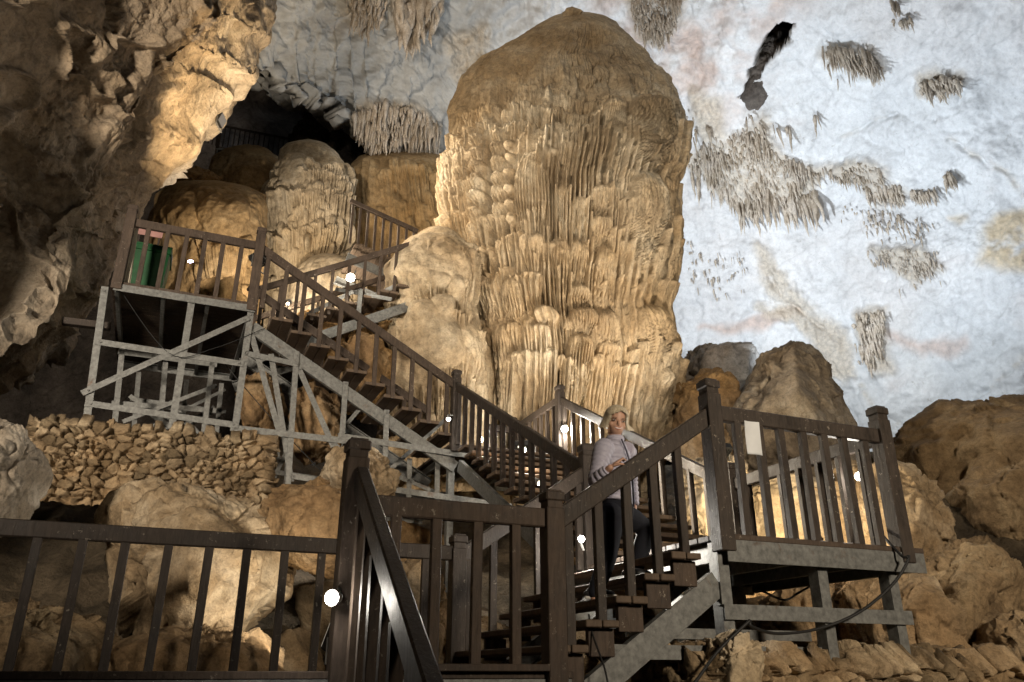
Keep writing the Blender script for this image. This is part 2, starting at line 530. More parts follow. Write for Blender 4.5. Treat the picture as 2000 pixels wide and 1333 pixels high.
def bil(px, py, gx, gy, D):
    px = np.clip(px, gx[0], gx[-1]); py = np.clip(py, gy[0], gy[-1])
    i = np.clip(np.searchsorted(gx, px) - 1, 0, len(gx) - 2); j = np.clip(np.searchsorted(gy, py) - 1, 0, len(gy) - 2)
    fx = (px - gx[i]) / (gx[i + 1] - gx[i]); fy = (py - gy[j]) / (gy[j + 1] - gy[j])
    return (D[j, i] * (1 - fx) + D[j, i + 1] * fx) * (1 - fy) + (D[j + 1, i] * (1 - fx) + D[j + 1, i + 1] * fx) * fy

def cyb(px):      # lower edge of the ceiling
    return np.interp(px, [-200, 200, 380, 480, 520, 600, 680, 720, 790, 860, 930, 1000, 2600],
                     [-100, 0, 80, 125, 152, 205, 242, 300, 330, 345, 600, 900, 900])

def ceilY(px, py): return bil(np.asarray(px, float), np.asarray(py, float), CX, CYR, CD)

def disp_along(V, amount):
    """push a grid of points along its own normals"""
    du = np.gradient(V, axis=1); dv = np.gradient(V, axis=0)
    n = np.cross(du, dv); n /= np.linalg.norm(n, axis=-1, keepdims=True) + 1e-9
    return V + n * amount[..., None]

def pmask(PX, PY, poly, soft):
    """soft mask of a polygon in the ceiling's own chart (distance to its edge, in chart units)"""
    poly = np.array(poly, float); n = len(poly)
    d = np.full(PX.shape, 1e9); ins = np.zeros(PX.shape, bool)
    for i in range(n):
        x0, y0 = poly[i]; x1, y1 = poly[(i + 1) % n]
        ex, ey = x1 - x0, y1 - y0
        t = np.clip(((PX - x0) * ex + (PY - y0) * ey) / (ex * ex + ey * ey + 1e-9), 0, 1)
        d = np.minimum(d, np.hypot(PX - x0 - t * ex, PY - y0 - t * ey))
        c = ((y0 > PY) != (y1 > PY)) & (PX < (x1 - x0) * (PY - y0) / (y1 - y0 + 1e-9) + x0)
        ins ^= c
    return sstep(-soft, soft * .3, np.where(ins, d, -d))

CRUST = [  # where dripstone crust grows on the ceiling
    [(1340, 325), (1380, 285), (1450, 262), (1490, 232), (1500, 290), (1560, 320), (1620, 335), (1580, 375), (1570, 405), (1520, 410), (1440, 400), (1380, 350)],
    [(1605, 100), (1700, 98), (1728, 140), (1722, 152), (1690, 148), (1660, 130), (1625, 122)],
    [(1795, 160), (1830, 150), (1880, 155), (1878, 178), (1840, 185), (1800, 182)],
    [(1600, 335), (1680, 320), (1730, 335), (1725, 365), (1690, 362), (1640, 358)], [(1690, 370), (1740, 362), (1770, 372), (1760, 395), (1720, 392)],
    [(1670, 615), (1725, 610), (1722, 690), (1735, 725), (1700, 725), (1680, 690)], [(1690, 490), (1800, 490), (1840, 520), (1790, 560), (1760, 535)],
    [(1230, 0), (1330, 0), (1320, 55), (1290, 90), (1260, 85), (1240, 40)], [(690, 225), (740, 205), (830, 215), (862, 260), (860, 330), (800, 335), (730, 310), (690, 285)],
    [(775, -40), (858, -40), (850, 30), (820, 60), (800, 75), (780, 40)], [(680, 0), (740, -20), (750, 40), (715, 65), (690, 40)], [(880, 90), (940, 60), (950, 140), (905, 165)],
    [(1480, 590), (1560, 600), (1640, 650), (1660, 740), (1620, 740), (1580, 660)], [(1350, 190), (1400, 200), (1420, 260), (1370, 280)], [(1480, 480), (1530, 540), (1580, 600), (1560, 610), (1500, 560)]]

def make_ceiling():
    nc, nr = 780, 460
    px = np.concatenate([np.linspace(-200, 450, 60, endpoint=False), np.linspace(450, 2050, nc - 100, endpoint=False), np.linspace(2050, 2600, 40)])
    t = np.concatenate([np.linspace(0, .40, 60, endpoint=False), np.linspace(.40, 1, nr - 90), np.ones(30)])
    back = np.concatenate([np.zeros(nr - 30), np.linspace(0.03, 1, 30)])
    PX, T = np.meshgrid(px, t); _, BK = np.meshgrid(px, back)
    jag = 9 * np.interp(px, np.arange(-300, 2700, 14), np.random.RandomState(3).normal(size=len(np.arange(-300, 2700, 14))))
    ybs = cyb(px); k_ = 60
    ybs = np.convolve(np.pad(ybs, k_, mode='edge'), np.ones(2 * k_ + 1) / (2 * k_ + 1), 'valid')
    PY = -700 + (ybs[None, :] + 700) * T + (cyb(px) - ybs)[None, :] * T ** 7 + (jag * (px < 900))[None, :] * T ** 12
    Y = blur(ceilY(PX, PY), 40)
    V = PN(PX, PY, Y)
    # roll the lower lip back and up behind itself
    a = BK * math.pi * .75
    V[..., 1] += np.where(BK > 0, 2.2 * (1 - np.cos(a)) + 2.5 * BK, 0)
    V[..., 2] += np.where(BK > 0, .9 * np.sin(a) * -0.4 + 3.5 * BK, 0)
    wx = PX + 40 * fbm(V, .5, 3, seed=4); wy = PY + 40 * fbm(V, .5, 3, seed=6)
    grey = sstep(1150, 860, PX + 160 * fbm(V, .25, 3))
    rough = np.clip(grey + .9 * sstep(1560, 1420, wx + .55 * wy), 0, 1)
    fine = fbm(V, 2.2, 4, seed=12)
    crust = 0
    for p in CRUST: crust = np.maximum(crust, pmask(wx * .5 + PX * .5, wy * .5 + PY * .5, p, 26))
    crust = crust * sstep(-.45, .25, fine + (crust - .5) * .8)
    pink = pmask(wx, wy, [(1180, -60), (1560, -60), (1480, 80), (1440, 190), (1340, 170), (1230, 100)], 90) * sstep(-.3, .5, fbm(V, .9, 3, seed=8) + .15)
    pink = np.maximum(pink, .9 * pmask(wx, wy, [(1380, 640), (1500, 600), (1560, 610), (1500, 630)], 16))
    pink = np.maximum(pink, .8 * pmask(wx, wy, [(1700, 640), (1800, 690), (1860, 700), (1900, 680), (1850, 670), (1790, 680)], 18) * 1)
    pink = np.maximum(pink, .3 * sstep(.25, .6, fbm(V, .45, 4, seed=21)))
    tan = pmask(wx, wy, [(1915, 450), (1945, 428), (2060, 420), (2080, 530), (1995, 530), (1955, 515), (1915, 495)], 26) * sstep(-.5, .1, fbm(V, 1.8, 4, seed=71))
    tan = np.maximum(tan, .7 * pmask(wx, wy, [(1850, 430), (1880, 432), (1870, 442)], 12))
    low = sstep(560, 800, PY + .25 * (PX - 1700)) * .55
    d = .5 * fbm(V, .22, 3) + (.22 + .16 * rough) * fbm(V, .8, 4, ridge=True) + (.14 + .06 * rough) * fbm(V, 2.4, 5, gain=.6) + .02 * fine
    d = d + .16 * rough * np.abs(fbm(V, 1.6, 2, seed=3))
    cells = fbm(V, 1.1, 2, seed=31); d = d + .14 * grey * sstep(.0, .35, np.abs(cells))
    q = V.copy(); q[..., 0] = V[..., 0] * .8 + V[..., 2] * .5
    q *= np.array([.5, .25, 1.6])
    d = d + .15 * (1 - rough) * fbm(q, .5, 4, ridge=True, seed=2)
    # a long sinuous crack and shelf lines across the white part
    for pts in ([(1640, 270), (1690, 245), (1740, 228), (1820, 228)], [(1490, 520), (1540, 590), (1600, 640)], [(1850, 270), (1960, 330), (2000, 400)], [(1640, 720), (1700, 790), (1740, 830)], [(1900, 780), (1950, 740), (2000, 690)]):
        pts = np.array(pts, float); dd = np.full(PX.shape, 1e9)
        for i in range(len(pts) - 1):
            e = pts[i + 1] - pts[i]; tt = np.clip(((PX - pts[i, 0]) * e[0] + (wy * .4 + PY * .6 - pts[i, 1]) * e[1]) / (e @ e), 0, 1)
            dd = np.minimum(dd, np.hypot(wx * .5 + PX * .5 - pts[i, 0] - tt * e[0], wy * .6 + PY * .4 - pts[i, 1] - tt * e[1]))
        d = d + .20 * np.exp(-(dd / 5) ** 2) * sstep(-.3, .3, fbm(V, 1.2, 3, seed=61))
        crust = np.maximum(crust, .6 * np.exp(-(dd / 7) ** 2) * sstep(-.2, .3, fine))
    # the dark cleft beside the column's shoulder
    cl = pmask(PX + 30 * fbm(V, 1.6, 4, seed=41), PY + 26 * fbm(V, 2.2, 4, seed=43), [(1446, 192), (1466, 136), (1494, 92), (1518, 60), (1548, 64), (1522, 96), (1494, 130), (1466, 168)], 7)
    d = d + .9 * cl * (1 + .5 * fbm(V, 2, 4, seed=44))
    d = d + .30 * crust * np.abs(fbm(V * np.array([1, 1, .35]), 3.5, 4, seed=15)) - .22 * crust
    V = disp_along(V, d)
    o = grid_obj('cave_ceiling', V, M['ceil'], attrs={'grey': np.clip(grey * .95 + low + cl, 0, 1), 'pink': pink, 'crust': np.clip(crust + cl, 0, 1), 'tan': tan}, drop=cl > .72)
    o['kind'] = 'structure'
    return o
make_ceiling()

def make_left_wall():
    # rows follow the overhanging edge from above the frame down to the left; five columns: hidden back, edge, crest, mid, near
    E_ = [  # edge px, py, Y | crest px, py, Y | mid px, py, Y | near px, py, Y
        (640, -500, 12, 507, -520, 9.5, 150, -560, 8, -900, -640, 3.5),
        (585, -150, 12.6, 514, -190, 10.1, 200, -280, 8.3, -900, -420, 3.6),
        (558, 0, 12.9, 474, -30, 10.4, 230, -80, 8.6, -850, -260, 3.7),
        (520, 115, 12.9, 430, 60, 10.4, 200, 30, 8.8, -800, -120, 3.8),
        (455, 200, 12.7, 350, 140, 10.2, 150, 100, 8.8, -760, 0, 3.9),
        (382, 300, 12.5, 266, 235, 10, 90, 190, 8.8, -760, 130, 4),
        (322, 352, 12.3, 220, 320, 9.8, 50, 270, 8.8, -780, 250, 4.1),
        (285, 412, 12.2, 195, 390, 9.7, 20, 350, 8.8, -800, 370, 4.2),
        (258, 470, 12, 174, 455, 9.5, 0, 430, 8.8, -820, 480, 4.3),
        (214, 548, 11.6, 134, 530, 9.1, -40, 510, 8.8, -840, 590, 4.4),
        (160, 630, 11.2, 84, 610, 8.7, -90, 590, 8.8, -860, 690, 4.5),
        (80, 715, 10.8, 4, 680, 8.3, -160, 660, 8.6, -880, 780, 4.6),
        (-40, 790, 10.4, -116, 750, 7.9, -260, 730, 8.4, -900, 870, 4.7)]
    E_ = np.array(E_, float)
    nr = 460
    rr = np.linspace(0, len(E_) - 1, nr)
    rows = np.stack([np.interp(rr, np.arange(len(E_)), E_[:, k]) for k in range(12)], 1)
    jag = np.interp(rr, np.linspace(0, 12, 60), np.random.RandomState(5).normal(size=60) * 9)
    cols = []
    ed = PN(rows[:, 0] + jag, rows[:, 1] + jag * .4, rows[:, 2]); cr = PN(rows[:, 3], rows[:, 4], rows[:, 5])
    mi = PN(rows[:, 6], rows[:, 7], rows[:, 8]); ne = PN(rows[:, 9], rows[:, 10], rows[:, 11])
    b1 = ed + np.array([-.9, 1.2, .35]); b2 = ed + np.array([-2.8, 3.0, 1.2])
    ctrl = [b2, b1, ed, cr, mi, ne]
    ks = np.array([-2.0, -.8, 0, 1.0, 2.4, 4.2])
    u = np.concatenate([np.linspace(-2, 0, 40, endpoint=False), np.linspace(0, 2.6, 380, endpoint=False), np.linspace(2.6, 4.2, 60)])
    V = np.zeros((nr, len(u), 3))
    A = np.stack(ctrl, 0)
    for k in range(3):
        for r in range(nr): V[r, :, k] = np.interp(u, ks, A[:, r, k])
    for k in range(3): V[..., k] = blur(V[..., k], 9)
    away = (sstep(.5, 1.7, u) * .8 + .2 * sstep(0, .5, np.abs(u)) + .6 * sstep(-.2, -1, u))[None, :]
    strip = (sstep(-.1, .15, u) * sstep(1.5, .9, u))[None, :]
    d = .5 * away * fbm(V, .35, 3) + .24 * away * fbm(V, .8, 4, ridge=True, seed=1) + (.05 + .10 * away) * fbm(V, 1.8, 5, gain=.6)
    # the lit edge: long folds running with the edge, chipped scallops on them
    SU = np.broadcast_to(u[None, :], V.shape[:2]); SR = np.broadcast_to(rr[:, None], V.shape[:2])
    Q = np.stack([SU * 2.2 + .5 * fbm(V, .9, 2, seed=14), SR * .55, 0 * SU], -1)
    d = d + strip * (.30 * fbm(Q, 1.0, 4, ridge=True, seed=5) + .12 * fbm(V * 1.0, 1.6, 4, ridge=True, seed=9))
    d = d + .045 * fbm(V, 2.6, 5, gain=.6, ridge=True, seed=7) + .022 * fbm(V, 6, 3, seed=8)
    d = d - .20 * away * sstep(.06, 0, np.abs(fbm(V, .55, 3, seed=11)))
    # scalloped hollows
    sc = fbm(V * np.array([1, 1, .7]), .8, 2, seed=5)
    d = d - .32 * away * sstep(.12, .4, sc)
    d = d * (1 - .55 * sstep(1.9, 3.6, u))[None, :] * (1 - .6 * sstep(7.0, 9.5, rr)[:, None] * sstep(.5, 1.5, u)[None, :])
    V = disp_along(V, -d)
    o = grid_obj('cave_wall', V, M['wall'], flip=True)
    o['kind'] = 'structure'
make_left_wall()

def make_shell():
    n, m = 90, 150
    th = np.linspace(.02, math.pi - .02, n)[:, None]; ph = np.linspace(0, 2 * math.pi, m, endpoint=False)[None, :]
    d = np.stack([np.sin(th) * np.cos(ph), np.sin(th) * np.sin(ph), np.cos(th) + 0 * ph], -1)
    V = d * np.array([31, 33, 23]) + np.array([0, 8, 2])
    V = V + d * (3.0 * fbm(V, .08, 4) + 1.2 * fbm(V, .35, 3, ridge=True))[..., None]
    V[..., 2] = np.maximum(V[..., 2], -6 + .6 * fbm(V, .3, 3))
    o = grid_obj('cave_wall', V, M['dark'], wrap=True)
    o['kind'] = 'structure'
make_shell()

def floor_h(X, Y):
    """cave floor: low by the camera, climbing towards the back"""
    h = np.interp(Y, [-30, 2, 5, 7.5, 9, 11, 13, 16, 22, 34], [-.9, -.6, -.2, .25, 1.2, 2.6, 3.6, 4.4, 6.5, 9.0])
    side = sstep(2.0, 7.0, X) * np.interp(Y, [2, 6, 10, 14], [0, 1.0, 1.4, 1.0])
    left = sstep(-2.0, -5.5, X) * np.interp(Y, [2, 7, 9, 12], [0, .3, 1.2, 1.2])
    return h + side + left
def make_floor():
    x = np.concatenate([np.linspace(-32, -9, 30, endpoint=False), np.linspace(-9, 10, 210, endpoint=False), np.linspace(10, 34, 30)])
    y = np.concatenate([np.linspace(-28, 3, 30, endpoint=False), np.linspace(3, 18, 190, endpoint=False), np.linspace(18, 40, 40)])
    X, Y = np.meshgrid(x, y)
    V = np.stack([X, Y, floor_h(X, Y)], -1)
    Q = V.copy(); Q[..., 2] *= .3
    V[..., 2] += .5 * fbm(Q, .5, 3) + .35 * fbm(Q, 1.4, 4, ridge=True) * .6 + .08 * fbm(Q, 5, 3) - .25
    o = grid_obj('cave_floor', V, M['soil'])
    o['kind'] = 'structure'
make_floor()
# ------------------------------------------------------------------ flowstone formations
def drape_surface(name, rows, feats, mat, parent=None, k=.6, na=500, nz=500, amp=1.0, seed=0, edge=.45, lump=.12, grain=.03, full=True, fringe=.25, base=0.0, gain=1.0, extra=None):
    """rows: (py, left px, right px, front Y).  feats: (px, top py, bottom py, half width px, depth m, flutes, cap).
    A closed fluted body: bells of drapery stacked in strands, joined by max()."""
    R = np.random.RandomState(seed)
    rows = np.array(sorted(rows), float)
    py = np.linspace(rows[0, 0], rows[-1, 0], nz)
    xl, xr, yf = (np.interp(py, rows[:, 0], rows[:, i]) for i in (1, 2, 3))
    for _ in range(3):
        for arr in (xl, xr, yf): arr[1:-1] = (arr[:-2] + 2 * arr[1:-1] + arr[2:]) / 4
    c, hw = (xl + xr) / 2, (xr - xl) / 2
    nf_ = int(na * .86)
    a = np.concatenate([np.linspace(-1.85, 1.85, nf_, endpoint=False), np.linspace(1.85, 2 * math.pi - 1.85, na - nf_, endpoint=False)])
    A, PYG = np.meshgrid(a, py)
    H = np.full(A.shape, base, float)
    if extra is not None: H = H + extra(A, PYG, c, hw)      # the surface behind the drapery
    front = np.abs(a) <= 1.9
    dpy = py[1] - py[0]
    for (fx, yt, yb, w, dep, nfl, cap) in feats:
        r0, r1 = max(0, int((yt - py[0]) / dpy) - 1), min(nz, int((yb + .25 * (yb - yt) - py[0]) / dpy) + 3)
        if r1 - r0 < 2: continue
        rm = min(nz - 1, max(0, int(((yt * .6 + yb * .4) - py[0]) / dpy)))
        q = np.clip((fx - c[rm]) / max(hw[rm], 1), -.995, .995)
        a0 = math.asin(q)
        awin = w * 1.1 / max(8, hw[r0:r1].min())
        ci = np.where(np.abs(a - a0) < awin)[0]
        if len(ci) < 2: continue
        c0, c1 = ci[0], ci[-1] + 1
        yy = py[r0:r1][:, None]
        t = (yy - yt) / (yb - yt)
        ds = (a[c0:c1][None, :] - a0) * hw[r0:r1][:, None]
        wob = 1 + .10 * np.sin(t * 5 + fx) 
        Wt = w * wob * np.where(t < cap, np.sqrt(np.clip(1 - (1 - t / cap) ** 2, .0, 1)) * .55 + .45, 1 - (.80 if (yb - yt) > 3.5 * w else .5) * np.clip((t - cap - .1) / (1 - cap), 0, 1) ** 1.1)
        x = ds / np.maximum(Wt, .5)
        ph = x * nfl * math.pi / 2 + .35 * np.sin(t * 6 + fx * .3) * (nfl > 2)
        if nfl > 0:
            idx = np.floor(ph / math.pi + .5).astype(int)
            jt = R.uniform(-fringe, fringe * .7, 64)[idx % 64]
            te = t / (1 + jt)
            fl = 1 - np.abs(np.sin(ph)) ** 1.1 * (.55 if dep < .3 else .5) * sstep(cap * .3, cap * 1.3 + .1, t)
        else:
            te = t; fl = 1.0
        prof = np.where(te < cap, np.sqrt(np.clip(1 - (1 - te / cap) ** 2, 0, 1)), 1 - .55 * np.clip((te - cap) / (1 - cap), 0, 1) ** 1.3)
        end = np.sqrt(np.clip(1 - np.clip((te - .86) / .14, 0, 1) ** 2, 0, 1))
        ins = (te >= 0) & (te <= 1) & (np.abs(x) < 1)
        h = np.where(ins, dep * prof * end * np.sqrt(np.clip(1 - x * x, 0, 1)) ** (.8 if nfl < 4 else .5) * fl, -9)
        H[r0:r1, c0:c1] = np.maximum(H[r0:r1, c0:c1], h + .0 * A[r0:r1, c0:c1])
    sa, ca = np.sin(A), np.cos(A)
    p0 = PN(c, py, yf)
    hwm = hw * (yf * CT + (p0[:, 2] - EYE) * ST) / FPX     # half width in metres
    Yg = yf[:, None] + k * hwm[:, None] * (1 - ca)
    u = (c[:, None] - 1000) / FPX
    V = PN(np.broadcast_to(c[:, None], A.shape) , PYG, Yg)
    V[..., 0] = p0[:, 0][:, None] * (Yg / yf[:, None]) + hwm[:, None] * (Yg / yf[:, None]) * sa
    Q = V * np.array([1, 1, .45])
    edgef = edge + (1 - edge) * np.clip(ca, 0, 1)
    n = lump * fbm(Q, .9, 4, seed=seed) + grain * fbm(V * np.array([1, 1, .6]), 6.0, 3, seed=seed + 1)
    taper = sstep(0, 25, PYG - rows[0, 0])
    D = (H * amp * edgef + n) * taper
    D = np.where(np.abs(A) > 1.9, n, D)
    V[..., 0] += D * sa; V[..., 1] -= D * ca
    top = V[0].mean(0); V[0] = top
    return grid_obj(name, V, mat, parent, wrap=True)

def strands(rng, x0, x1, y0, y1, step, wr, lr, dr, fl=(3, 6), top_jit=25, cap=(.1, .22), gap=.82):
    out = []
    x = x0
    while x < x1:
        y = y0 + rng.uniform(-top_jit, top_jit)
        xx = x + rng.uniform(-.2, .2) * step
        while y < y1:
            L = rng.uniform(*lr)
            out.append((xx + rng.uniform(-3, 3), y, y + L, rng.uniform(*wr), rng.uniform(*dr), rng.randint(*fl), rng.uniform(*cap)))
            y += L * rng.uniform(gap, 1.0)
        x += step * rng.uniform(.75, 1.25)
    return out

def tiers(rng, x0, x1, y, step, jit, capw, capL, capd, L, sw, sd, per=(2, 4), nf=(3, 6)):
    """one ragged tier of flowstone: bulging caps with thin pointed drips hanging from under them"""
    out = []; x = x0; yj = 0.0
    while x < x1:
        yj = .6 * yj + rng.uniform(-jit, jit)
        w = rng.uniform(*capw); cl = rng.uniform(*capL)
        out.append((x, y + yj, y + yj + cl, w, rng.uniform(*capd), rng.randint(*nf), rng.uniform(.4, .65)))
        for _ in range(rng.randint(*per)):
            l = rng.uniform(*L) * rng.choice([.55, .8, 1, 1, 1.25])
            out.append((x + rng.uniform(-.85, .85) * w, y + yj + cl * .25, y + yj + cl * .25 + l, rng.uniform(*sw), rng.uniform(*sd), 1, .04))
        x += step * rng.uniform(.7, 1.3)
    return out

def great_column():
    rng = random.Random(4)
    t = thing('flowstone_column', 'great tan flowstone column, tallest formation, hung with tiers of fluted drapery', 'column', P(1080, 860, 15.0))
    rows = [(24, 1108, 1150, 16.0), (29, 1086, 1178, 15.75), (42, 1058, 1204, 15.5), (75, 1012, 1232, 15.0), (112, 945, 1264, 14.6), (150, 908, 1308, 14.2), (200, 888, 1328, 13.85),
            (250, 876, 1330, 13.6), (300, 866, 1334, 13.4), (360, 864, 1318, 13.35), (430, 866, 1318, 13.35), (500, 872, 1314, 13.35), (560, 880, 1304, 13.4),
            (600, 890, 1296, 13.4), (640, 890, 1308, 13.4), (690, 890, 1318, 13.45), (760, 890, 1312, 13.5), (830, 885, 1304, 13.5), (900, 885, 1300, 13.5), (980, 880, 1300, 13.5)]
    F = []
    # smooth upper cap gives way to tiers of short fringes, then long curtains with deep gaps between
    F += tiers(rng, 1020, 1230, 95, 30, 18, (10, 18), (16, 28), (.04, .08), (20, 50), (3, 4.5), (.04, .08), (1, 3)) + tiers(rng, 1000, 1270, 118, 28, 16, (9, 16), (16, 28), (.05, .10), (20, 50), (3, 4.5), (.05, .09), (1, 3))
    F += tiers(rng, 985, 1290, 140, 26, 16, (9, 15), (16, 28), (.05, .10), (20, 45), (3, 4.5), (.05, .10), (1, 3))
    F += tiers(rng, 930, 1318, 178, 17, 13, (9, 14), (18, 32), (.14, .22), (28, 60), (3, 4.6), (.13, .22), (2, 4))
    F += tiers(rng, 900, 1326, 212, 17, 13, (9, 14), (20, 36), (.20, .29), (34, 74), (3.2, 5), (.18, .28), (2, 4))
    F += tiers(rng, 884, 1334, 248, 16, 14, (9, 15), (22, 40), (.24, .34), (60, 150), (3.4, 5.4), (.22, .36), (3, 5))
    F += tiers(rng, 868, 945, 296, 15, 12, (9, 14), (26, 44), (.30, .42), (50, 110), (3.4, 5.2), (.28, .42), (2, 4))
    F += tiers(rng, 866, 945, 350, 15, 14, (9, 14), (26, 44), (.30, .42), (50, 110), (3.4, 5.2), (.28, .42), (2, 4))
    F += tiers(rng, 868, 950, 405, 15, 14, (9, 14), (26, 44), (.30, .42), (60, 130), (3.4, 5.2), (.28, .42), (2, 4))
    F += tiers(rng, 1060, 1330, 282, 18, 22, (8, 13), (26, 46), (.22, .34), (120, 260), (3.4, 5.4), (.26, .42), (3, 6))
    F += tiers(rng, 935, 1040, 432, 16, 14, (10, 15), (26, 44), (.26, .36), (60, 130), (3.4, 5.2), (.24, .38), (2, 4))
    F += tiers(rng, 880, 1310, 478, 18, 24, (10, 15), (30, 52), (.28, .40), (80, 170), (3.6, 5.6), (.28, .42), (3, 5))
    F += tiers(rng, 885, 1050, 545, 17, 16, (10, 15), (28, 44), (.30, .40), (70, 130), (3.6, 5.4), (.28, .42), (2, 4))
    F += tiers(rng, 888, 1310, 612, 19, 18, (11, 16), (32, 56), (.34, .46), (110, 230), (4, 6.2), (.32, .48), (3, 5))
    F += tiers(rng, 888, 1310, 690, 22, 22, (8, 12), (24, 40), (.32, .44), (140, 260), (4, 6.2), (.30, .48), (2, 4))
    F = [f for f in F if not ((1136 < f[0] < 1258 and f[1] < 590 and f[2] > 352) or (1030 < f[0] < 1137 and 345 < f[1] < 600))]
    F = [(f[0], f[1], f[2], f[3], f[4] * (.62 if 590 < f[1] < 660 else 1), f[5], f[6]) for f in F] + [(x + rng.uniform(-2, 2), rng.uniform(300, 560), 640, rng.uniform(4, 6), rng.uniform(.05, .2), 1, .06) for x in range(1140, 1240, 14)]
    K = [  # the big pieces that can be told apart
        (1262, 192, 338, 68, .62, 19, .13), (1318, 228, 420, 26, .34, 7, .1), (1300, 215, 360, 32, .42, 8, .14),
        (1243, 338, 480, 54, .74, 15, .42), (1240, 400, 650, 30, .40, 8, .05), (1285, 345, 600, 26, .46, 7, .10), (1308, 380, 620, 24, .46, 6, .1), (1270, 480, 610, 14, .42, 3, .1), (1218, 330, 600, 13, .30, 3, .1), (1205, 420, 660, 11, .34, 3, .1),
        (1258, 598, 712, 54, .74, 15, .5), (1298, 632, 790, 24, .5, 7, .2), (1232, 672, 900, 8, .55, 1, .05), (1250, 660, 900, 9, .62, 1, .05), (1268, 690, 900, 8, .58, 1, .05), (1284, 670, 900, 9, .64, 1, .05), (1302, 700, 900, 10, .6, 2, .05), (1216, 690, 830, 7, .5, 1, .05), (1270, 720, 800, 13, .66, 3, .4),
        (1192, 200, 365, 30, .42, 9, .12), (1155, 250, 392, 28, .38, 8, .12), (1185, 360, 600, 17, .36, 4, .1), (1195, 470, 640, 18, .4, 4, .15),
        (1163, 372, 438, 22, .5, 6, .3), (1163, 432, 492, 23, .5, 6, .3), (1167, 485, 616, 25, .56, 7, .35), (1172, 610, 690, 27, .58, 7, .4), (1172, 675, 830, 23, .44, 5, .1),
        (1097, 370, 480, 20, .42, 6, .25), (1124, 395, 480, 18, .40, 6, .25), (1092, 470, 600, 19, .46, 5, .3), (1122, 478, 575, 25, .5, 7, .32),
        (1124, 566, 622, 22, .5, 6, .35), (1131, 612, 672, 27, .62, 7, .5), (1128, 660, 770, 30, .54, 7, .25), (1112, 700, 900, 15, .34, 3, .1), (1150, 700, 900, 14, .4, 3, .1),
        (1036, 262, 400, 30, .40, 0, .3), (1042, 300, 476, 36, .52, 8, .35), (1045, 466, 570, 28, .60, 0, .35), (1044, 540, 640, 20, .42, 3, .1),
        (1072, 300, 500, 20, .34, 4, .1), (1074, 480, 620, 20, .42, 3, .2), (1066, 606, 650, 26, .6, 0, .6), (1062, 640, 800, 17, .42, 2, .1), (1072, 690, 880, 14, .4, 2, .1),
        (1010, 545, 640, 26, .5, 6, .35), (985, 540, 650, 18, .42, 4, .3), (968, 540, 640, 20, .45, 5, .3), (992, 632, 760, 22, .46, 6, .25), (1012, 630, 690, 14, .5, 0, .5), (1020, 690, 752, 13, .5, 4, .4),
        (965, 640, 760, 15, .36, 3, .2), (1040, 620, 860, 12, .44, 0, .1), (1000, 700, 900, 14, .34, 3, .1),
        (912, 482, 560, 32, .6, 9, .35), (925, 540, 690, 22, .42, 6, .2), (918, 650, 790, 22, .55, 8, .45)]
    K = [(x, a_, b_ + (.40 * (b_ - a_) if n_ >= 5 and c_ < .45 else 0), w_ * (.82 if n_ >= 6 else 1), d_ * (.85 if n_ == 0 else 1), int(n_ * 1.5) if n_ >= 5 else max(n_, 4), c_) for (x, a_, b_, w_, d_, n_, c_) in K]
    for y_ in (268, 330, 400, 470, 540):
        F += [(x + rng.uniform(-4, 4), y_ + rng.uniform(-34, 34), y_ + rng.uniform(110, 210), rng.uniform(3.2, 5), rng.uniform(.34, .58), 1, .03) for x in range(1040, 1325, 12)]
    y = 265
    while y < 430:          # the three bead strings of the left half
        K.append((942 + rng.uniform(-2, 2), y, y + rng.uniform(30, 42), 19, .40, 5, .5))
        K.append((983 + rng.uniform(-2, 2), y - 8, y + rng.uniform(22, 36), 17, .36, 5, .5))
        K.append((1005 + rng.uniform(-2, 2), y + 20, y + 44, 13, .38, 0, .5))
        K.append((905 + rng.uniform(-3, 3), y + 5, y + rng.uniform(40, 55), 15, .3, 4, .4))
        y += rng.uniform(25, 33)
    F += K
    def recess(A, PYG, c, hw):
        px = c[:, None] + hw[:, None] * np.sin(A)
        gap = sstep(1128, 1145, px) * sstep(1225, 1205, px) * sstep(290, 350, PYG) * sstep(640, 590, PYG)
        gap2 = sstep(1190, 1200, px) * sstep(1262, 1250, px) * sstep(690, 720, PYG)
        gap3 = sstep(960, 985, px) * sstep(1200, 1180, px) * sstep(700, 760, PYG) * .5
        rib = (.10 * np.cos(A * 9 + 1.2 * np.sin(PYG * .01)) + .05 * np.cos(A * 23 + 2 * np.sin(PYG * .02))) * sstep(40, 150, PYG) * sstep(330, 220, PYG)
        rib = rib - .22 * sstep(.55, .0, np.abs(A - .42)) * sstep(40, 90, PYG) * sstep(200, 120, PYG)
        zone = -.30 * sstep(215, 300, PYG)
        rough = .05 * sstep(120, 175, PYG) * np.cos(px / 3.4 + 2.2 * np.sin(PYG / 37.) + 1.3 * np.sin(px / 31.))
        run = .10 * fbm(np.stack([A * 9, PYG / 70., 0 * A], -1), 1.0, 4, ridge=True, seed=3) * sstep(35, 80, PYG) * sstep(330, 200, PYG) + .05 * fbm(np.stack([A * 26, PYG / 40., 0 * A], -1), 1.0, 3, ridge=True, seed=4) * sstep(35, 80, PYG) * sstep(330, 220, PYG)
        zone = zone + run
        return zone - .55 * gap - .45 * gap2 - .3 * gap3 - .12 * np.cos(px / 9.5 + 2 * np.sin(PYG / 60.)) * sstep(250, 300, PYG) + rib + rough * .6
    drape_surface('column_body', rows, F, M['column'], t, k=.62, na=820, nz=860, seed=11, lump=.15, grain=.05, fringe=.2, extra=recess)
